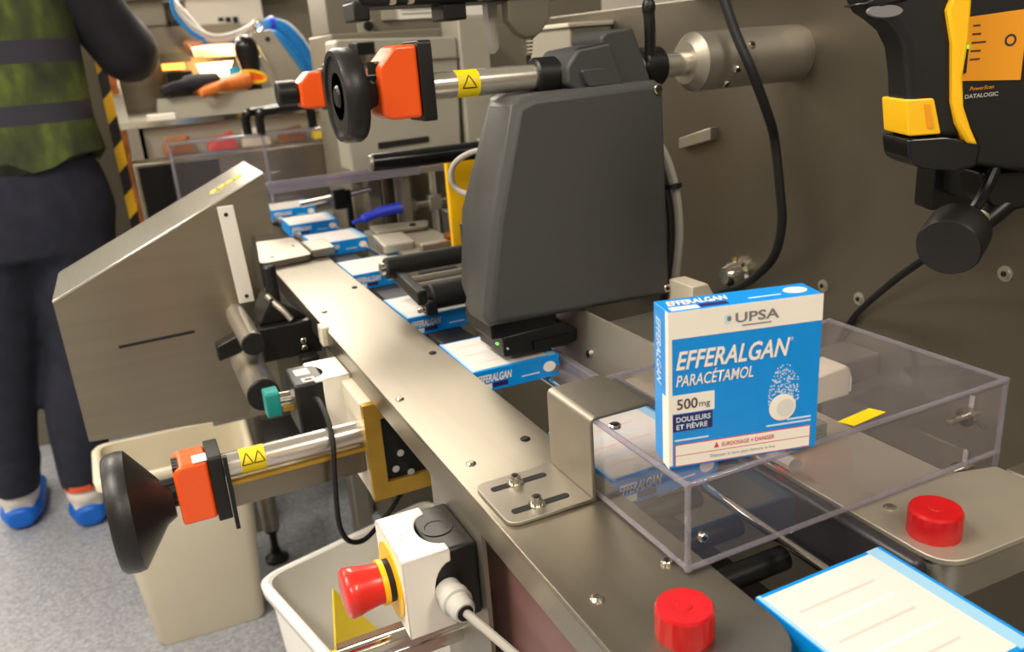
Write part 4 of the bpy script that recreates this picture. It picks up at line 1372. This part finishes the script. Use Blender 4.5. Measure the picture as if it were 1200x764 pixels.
for k, (x, y, lab, c0) in enumerate(((.13, 2.18, 'copper coloured foil scrap nearest the cabinet corner behind the clear guard', COPPER), (.23, 2.17, 'second copper coloured foil scrap behind the clear guard', PRED),
                                     (.31, 2.17, 'pale foil scrap behind the clear guard under the tray', CREAM), (.40, 2.18, 'orange foil scrap behind the clear guard under the black handles', COPPER), (.49, 2.18, 'yellow card at the end of the clear guard', YELST))):
    t = thing('foil_scrap', lab, 'foil', (x, y, .962))
    m = MB()
    rnd = random.Random(k)
    m.poly([[(x - .035, y - .02, .9625), (x + .035, y - .02, .9625), (x + .035, y + .02, .9625), (x - .035, y + .02, .9625)],
            [(x - .03, y - .015, .985 + rnd.random() * .02), (x + .025, y - .02, .98 + rnd.random() * .03), (x + .03, y + .02, 1.0), (x - .028, y + .018, .99)]])
    m.build('foil', c0, t)

t = thing('clear_guard', 'clear acrylic guard box in front of the infeed cabinet', 'acrylic guard', (.33, 2.05, .84))
gx0, gx1, gy0, gy1, gz0, gz1 = .10, .535, 1.98, 2.10, .80, 1.0
MB().box(gx0, gx1, gy0, gy0 + .004, gz0, gz1).build('front_panel', CLEAR, t)
MB().box(gx0, gx1, gy0, gy1, gz1 - .004, gz1).build('top_panel', CLEAR, t)
MB().box(gx0, gx0 + .004, gy0, gy1, gz0, gz1).build('side_panel', CLEAR, t)
MB().box(gx1 - .004, gx1, gy0, gy1, gz0, gz1).build('side_panel', CLEAR, t)
for a, b in (((gx0, gy0, gz1), (gx1, gy0, gz1)), ((gx0, gy0, gz0), (gx0, gy0, gz1)), ((gx1, gy0, gz0), (gx1, gy0, gz1)), ((gx0, gy0, gz1), (gx0, gy1, gz1)), ((.30, gy0, gz0), (.30, gy0, gz1))):
    MB().cyl(a, b, .004, 8).build('edge', EDGE, t)
MB().prism([(.205, .885), (.255, .885), (.230, .930)], 'Y', gy0 - .002, gy0).build('warning_triangle', YELST, t)
MB().prism([(.222, .891), (.238, .891), (.230, .912)], 'Y', gy0 - .003, gy0 - .002).build('triangle_mark', STBLK, t)
MB().box(.455, .485, gy0 - .002, gy0, .86, .93).build('yellow_tag', YELST, t)
MB().box(.10, .535, 1.97, 2.11, .77, .80).build('base_bar', STEELM, t)
MB().box(.10, .14, 2.0, 2.06, 0, .77).build('leg', STEELM, t)
MB().box(.50, .535, 2.0, 2.06, 0, .77).build('leg', STEELM, t)

for k, (x, y, lab) in enumerate(((.275, 2.02, 'black U-shaped pull handle on the clear guard, inner of the two'), (.300, 1.985, 'black U-shaped pull handle on the clear guard, nearer one'))):
    t = thing('pull_handle', lab, 'handle', (x, y, 1.0))
    m = MB().tube(smooth_path([(x, y, 1.0), (x, y, 1.035), (x + .008, y, 1.048), (x + .03, y, 1.05), (x + .12, y, 1.056), (x + .142, y, 1.052), (x + .15, y, 1.04), (x + .15, y, 1.0)]), .0105, 10)
    m.build('handle', BLACKG, t)

# work gloves on the tray lip
t = thing('work_glove', 'black and orange work glove with yellow cuff lying on the tray', 'glove', (.24, 2.3, 1.09))
m = MB()
m.loft([((.345, 2.31, 1.118), (0, .03, 0), (0, 0, .022)), ((.29, 2.31, 1.112), (0, .045, 0), (0, 0, .02)), ((.22, 2.31, 1.112), (0, .05, 0), (0, 0, .020)), ((.19, 2.31, 1.112), (0, .045, 0), (0, 0, .018))])
for k in range(4):
    y = 2.275 + k * .023
    m.tube(smooth_path([(.21, y, 1.112), (.165, y - .004, 1.113), (.13, y - .006, 1.105)]), .011, 8)
m.tube(smooth_path([(.27, 2.27, 1.112), (.235, 2.245, 1.10), (.205, 2.235, 1.095)]), .013, 8)
m.build('shell', GLOVEO, t, remesh=.006)
m = MB()
m.loft([((.265, 2.31, 1.118), (0, .048, 0), (0, 0, .024)), ((.215, 2.31, 1.118), (0, .054, 0), (0, 0, .024)), ((.18, 2.31, 1.116), (0, .05, 0), (0, 0, .022))])
for k in range(4):
    y = 2.272 + k * .024
    m.tube(smooth_path([(.20, y, 1.115), (.162, y - .004, 1.115), (.122, y - .006, 1.103)]), .0135, 8)
m.build('black_coating', BLACKCLOTH, t, remesh=.006)
m = MB()
MB().loft([((.350, 2.30, 1.123), (.028, 0, -.005), (0, 0, .010)), ((.350, 2.304, 1.123), (.028, 0, -.005), (0, 0, .010))]).build('cuff_lining', ORANGE, t)
rg = [(.350 + .032 * math.cos(a), 2.30, 1.123 + .013 * math.sin(a) - .006 * math.cos(a)) for a in [2 * math.pi * k / 24 for k in range(25)]]
m.tube(rg, .005, 8)
m.build('cuff_rim', YELP, t)

# heated sealing station with lamps
t = thing('sealing_station', 'sealing station with glowing heat lamps behind the gloves', 'heater', (.25, 2.62, 1.036))
MB().box(.04, .42, 2.84, 2.88, 1.036, 1.28).build('back_plate', STEELX, t)
MB().prism([(2.50, 1.178), (2.80, 1.20), (2.80, 1.235), (2.54, 1.205)], 'X', .235, .36).build('copper_reflector', COPPER, t, bevel=.004)
MB().poly([[(.245, 2.60, 1.165), (.345, 2.60, 1.168), (.325, 2.62, 1.120), (.262, 2.62, 1.112)], [(.245, 2.61, 1.165), (.345, 2.61, 1.168), (.325, 2.63, 1.120), (.262, 2.63, 1.112)]]).build('lamp_glass', LAMPG, t)
MB().box(.155, .215, 2.62, 2.63, 1.155, 1.172).build('small_lamp', LAMPS_, t)
MB().box(.150, .235, 2.60, 2.74, 1.175, 1.20).build('small_lamp_hood', HOUSDK, t)
MB().box(.33, .40, 2.60, 2.61, 1.105, 1.15).build('blue_window', BLUEHOSE, t)
MB().box(.16, .23, 2.58, 2.73, 1.036, 1.15).build('block', BLACKM, t, bevel=.004)
MB().box(.245, .40, 2.64, 2.73, 1.036, 1.11).build('base', HOUSDK, t, bevel=.004)
pl = bpy.data.lights.new('heat_lamp_light', 'POINT')
pl.energy = 0.6
pl.color = (1.0, .62, .25)
pl.shadow_soft_size = .03
po = bpy.data.objects.new('heat_lamp_light', pl)
po.location = (.29, 2.56, 1.15)
C.objects.link(po)

t = thing('angled_panel', 'sloping grey steel panel with lifting eye behind the gloves', 'panel', (.45, 2.4, 1.0))
MB().poly([[(.375, 2.40, 1.232), (.430, 2.40, 1.240), (.560, 2.40, 1.02), (.47, 2.40, 1.02)], [(.375, 2.412, 1.232), (.430, 2.412, 1.240), (.560, 2.412, 1.02), (.47, 2.412, 1.02)]]).build('plate', ALU, t, bevel=.002)
rg = [(.398 + .013 * math.cos(a), 2.40, 1.250 + .013 * math.sin(a)) for a in [2 * math.pi * k / 20 for k in range(21)]]
MB().tube(rg, .004, 8).build('lifting_eye', CHROME, t)
MB().cyl((.418, 2.399, 1.215), (.418, 2.396, 1.215), .006, 12).build('hole', DARKHOLE, t)
t = thing('feeder_motor', 'dark rounded feeder motor with cables in front of the sloping panel', 'motor', (.35, 2.36, 1.036))
MB().ball((.352, 2.36, 1.195), .030, .03, .034).build('motor_cap', BLACKG, t)
MB().lathe((.352, 2.36, 1.20), (.06, 0, -1), [(0, .030), (.02, .031), (.06, .024), (.10, .020), (.16, .018)], 20).build('motor_body', BLACKM, t)
MB().tube(smooth_path([(.375, 2.36, 1.17), (.40, 2.36, 1.13), (.41, 2.36, 1.07), (.42, 2.36, 1.036)]), .006, 8).build('lead', GREYCAB, t)

t = thing('blue_hose', 'pair of thick blue hoses arching over the sloping grey panel', 'hose', (.47, 2.5, 1.2))
MB().tube(smooth_path([(.42, 2.5, 1.235), (.45, 2.5, 1.255), (.49, 2.5, 1.235), (.525, 2.5, 1.185), (.545, 2.5, 1.12), (.55, 2.5, 1.036)]), .020, 12).build('hose', BLUEHOSE, t)
MB().tube(smooth_path([(.42, 2.47, 1.215), (.45, 2.47, 1.225), (.48, 2.47, 1.19), (.51, 2.47, 1.14), (.525, 2.47, 1.09), (.53, 2.47, 1.036)]), .016, 12).build('hose', BLUEHOSE, t)
MB().lathe((.447, 2.5, 1.256), (1, 0, .1), [(0, .0215), (.014, .0215)], 14).build('violet_band', BLUEGRIP, t)
MB().tube(smooth_path([(.46, 2.53, 1.27), (.51, 2.53, 1.25), (.55, 2.53, 1.19), (.565, 2.53, 1.12), (.57, 2.53, 1.036)]), .007, 8).build('white_tube', WHITEP, t)

t = thing('control_cabinet', 'large pale grey machine cabinet behind the sealing station', 'cabinet', (.4, 3.2, 0))
MB().box(-.62, .95, 2.95, 3.5, 0, 1.36).build('body', HOUSDK, t, bevel=.004)
MB().box(.0, .21, 2.90, 2.95, 1.285, 1.36).build('cream_panel', HOUSING, t, bevel=.004)
MB().box(.27, .50, 2.88, 2.95, 1.275, 1.40).build('white_box', WHITEP, t, bevel=.004)
MB().box(.27, .50, 2.87, 2.95, 1.235, 1.275).build('lower_box', ALU, t, bevel=.003)
MB().box(.22, .26, 2.89, 2.95, 1.235, 1.30).build('black_connector', BLACK, t, bevel=.003)
MB().box(.10, .55, 2.93, 2.952, 1.05, 1.24).build('grey_panel', ALU, t)
for k in range(3):
    MB().box(.36 + k * .022, .375 + k * .022, 2.875, 2.882, 1.29 - k * .004, 1.30).build('dark_fitting', BLACK, t)

t = thing('added_light_bar', 'unseen light bar added on the grey control cabinet to brighten the hood top', 'added light', (.1, 2.88, 1.36))  # lamp added out of view so the hood top mirrors something bright
MB().box(-.35, .60, 2.86, 2.95, 1.36, 1.47).build('housing', ALU, t, bevel=.004)
MB().box(-.34, .59, 2.857, 2.861, 1.37, 1.46).build('added_light_face', ADDEDL, t)

t = thing('cable_bundle', 'sagging bundle of blue and white cables across the grey cabinet', 'cables', (.35, 2.7, 1.2))
for k, (mm, dz, r) in enumerate(((BLUEHOSE, 0, .006), (BLUEHOSE, -.010, .005), (GREYW, .012, .008), (GREYW, -.002, .009), (BLACK, -.018, .0035), (GREYW, .004, .007))):
    MB().tube(smooth_path([(.22, 2.72 + k * .006, 1.36), (.225 + k * .006, 2.72, 1.30 + dz * .6), (.262 + k * .005, 2.70, 1.252 + dz), (.32, 2.68, 1.226 + dz), (.385, 2.66, 1.238 + dz * .7), (.44, 2.62, 1.272)]), r, 8).build('cable', mm, t)
MB().tube(smooth_path([(.30, 2.70, 1.225), (.34, 2.68, 1.210), (.38, 2.6, 1.195), (.41, 2.5, 1.17)]), .004, 8).build('thin_cable', GREYCAB, t)

# violet guard over the far conveyor
t = thing('violet_guard', 'violet tinted acrylic guard bridging the far end of the conveyor', 'acrylic guard', (.39, 1.62, .9))
MB().box(.238, .535, 1.60, 1.655, .930, .936).build('plate', VIOLET, t)
MB().box(.238, .535, 1.594, 1.60, .921, .942).build('front_edge', VIOLET, t)
MB().box(.50, .515, 1.605, 1.655, .30, .93).build('support', STEELM, t)

t = thing('guide_post', 'thin steel post carrying cross rods beside the far cartons', 'post', (.57, 1.63, 0))
MB().cyl((.571, 1.63, 0), (.571, 1.63, .927), .009, 14).build('upright', CHROME, t)
MB().cyl((.493, 1.63, .854), (.616, 1.63, .854), .008, 14).build('cross_rod', CHROME, t)
MB().box(.558, .584, 1.616, 1.644, .839, .871).build('clamp', ALU, t, bevel=.002)
MB().box(.507, .531, 1.619, 1.641, .843, .866).build('clamp', STEELM, t, bevel=.002)
MB().box(.531, .616, 1.621, 1.65, .918, .930).build('top_bar', ALU, t)
MB().cyl((.611, 1.63, .854), (.626, 1.63, .854), .012, 14).build('knob', CHROME, t)
m = MB().tube(smooth_path([(.393, 1.62, .839), (.417, 1.625, .843), (.455, 1.63, .850), (.498, 1.63, .854)]), [.004] * 6 + [.009] * 6 + [.011] * 7, 10)
m.build('blue_grip', BLUEGRIP, t)
t = thing('guide_clamp', 'small black clamp on a steel rod above the far cartons', 'clamp', (.385, 1.72, .84))
MB().cyl((.31, 1.70, .876), (.46, 1.70, .888), .006, 12).build('rod', CHROME, t)
MB().box(.375, .402, 1.68, 1.72, .858, .90).build('clamp_body', BLACKM, t, bevel=.003)
MB().box(.405, .415, 1.69, 1.71, .79, .895).build('arm', BLACKM, t, bevel=.002)
MB().box(.375, .43, 1.68, 1.72, .70, .80).build('foot', STEELM, t)

t = thing('side_table', 'flat steel side plates on the far side of the conveyor', 'plate', (.42, 1.4, .8))
MB().prism(round_poly([(.378, 1.40), (.470, 1.385), (.49, 1.44), (.385, 1.47)], .008), 'Z', .852, .858).build('upper_plate', STEELM, t, bevel=.001)
MB().prism(round_poly([(.352, 1.27), (.405, 1.265), (.412, 1.355), (.362, 1.365)], .006), 'Z', .848, .862).build('lower_plate', ALU, t, bevel=.002)
MB().box(.396, .47, 1.21, 1.22, .80, .868).build('upright_plate', STEELM, t, bevel=.003)
MB().box(.375, .48, 1.20, 1.47, .60, .85).build('base', HOUSDK, t)
MB().cyl((.45, 1.41, .858), (.45, 1.41, .862), .006, 12).build('screw', DARKHOLE, t)
MB().box(.46, .50, 1.23, 1.28, .85, .905).build('black_block', BLACK, t, bevel=.002)
MB().cyl((.44, 1.215, .872), (.47, 1.215, .872), .006, 12).build('copper_fitting', COPPER, t)

# beige machine housings
t = thing('machine_housing', 'beige-grey machine housing behind the big orange indicator', 'machine housing', (.6, 1.9, 0))
MB().box(.43, 1.10, 1.75, 1.96, 0, 1.20).build('body', HOUSDK, t, bevel=.004)
MB().prism(round_poly([(.415, .93), (.655, .93), (.668, 1.178), (.415, 1.187)], .01), 'Y', 1.66, 1.75).build('front_cover', HOUSING, t, bevel=.004)
MB().box(.668, .735, 1.65, 1.75, .80, 1.215).build('column', HOUSING, t, bevel=.004)
MB().prism(round_poly([(.475, .972), (.585, .975), (.585, .987), (.475, .985)], .003), 'Y', 1.658, 1.662).build('slot', DARKHOLE, t)
MB().box(.415, .668, 1.655, 1.661, 1.136, 1.139).build('seam', HOUSDK, t)
MB().box(.455, .66, 1.70, 1.75, .80, .93).build('lower_panel', HOUSDK, t)
MB().box(.48, .60, 1.685, 1.70, .80, .92).build('steel_panel', STEELX, t, bevel=.002)
MB().cyl((.515, 1.69, .80), (.515, 1.69, .935), .010, 12).build('thin_post', HOUSING, t)
for (x, y, z0, z1) in ((.735, .82, .86, .905), (.735, .80, .95, .99)):
    MB().box(x, x + .06, 1.70, 1.75, z0, z1).build('black_module', BLACK, t, bevel=.003)
MB().box(.735, .83, 1.72, 1.75, .80, 1.05).build('grey_module', GREYW, t, bevel=.003)
MB().box(.44, 1.10, 1.80, 1.96, 1.20, 1.32).build('upper_case', HOUSDK, t, bevel=.003)
MB().box(.50, .53, 1.785, 1.80, 1.198, 1.225).build('bracket', HOUSING, t)
MB().cyl((.52, 1.786, 1.212), (.52, 1.778, 1.212), .010, 16).build('knob', BLACKM, t)
pp = MB().box(.585, .80, 1.795, 1.80, 1.222, 1.30).build('paper_sheet', PAPER, t)
for k in range(4):
    MB().box(.60, .70 - (k % 2) * .03, 1.793, 1.795, 1.232 + k * .008, 1.2335 + k * .008).build('printed_line', PGREY, pp)
MB().box(.555, .585, 1.79, 1.80, 1.222, 1.26).build('grey_plate', HOUSING, t)
MB().box(.44, .475, 1.60, 1.66, 1.155, 1.178).build('black_bracket', BLACKM, t, bevel=.002)

t = thing('clear_curtain', 'upright pale frame strip between the blue hoses and the beige housing', 'frame', (.5, 1.95, 0))
MB().box(.545, .585, 2.05, 2.09, 0, 1.5).build('upright', HOUSING, t)
MB().poly([[(.60, 2.08, 1.30), (.625, 2.08, 1.30), (.64, 2.08, 1.18), (.625, 2.08, 1.18)], [(.60, 2.09, 1.30), (.625, 2.09, 1.30), (.64, 2.09, 1.18), (.625, 2.09, 1.18)]]).build('white_strip', CWHITE, t)
MB().box(.58, .66, 2.05, 2.10, 1.135, 1.165).build('black_clip', BLACKM, t)

t = thing('far_cabinet', 'white cabinet far behind the dark panel at the top edge', 'cabinet', (2.2, 3.2, 0))
MB().box(1.6, 3.4, 3.4, 4.0, 0, 2.0).build('body', WHITEP, t, bevel=.005)
MB().box(1.62, 2.48, 3.385, 3.4, .05, 1.95).build('door', WHITEP, t, bevel=.003)
MB().box(2.52, 3.38, 3.385, 3.4, .05, 1.95).build('door', WHITEP, t, bevel=.003)
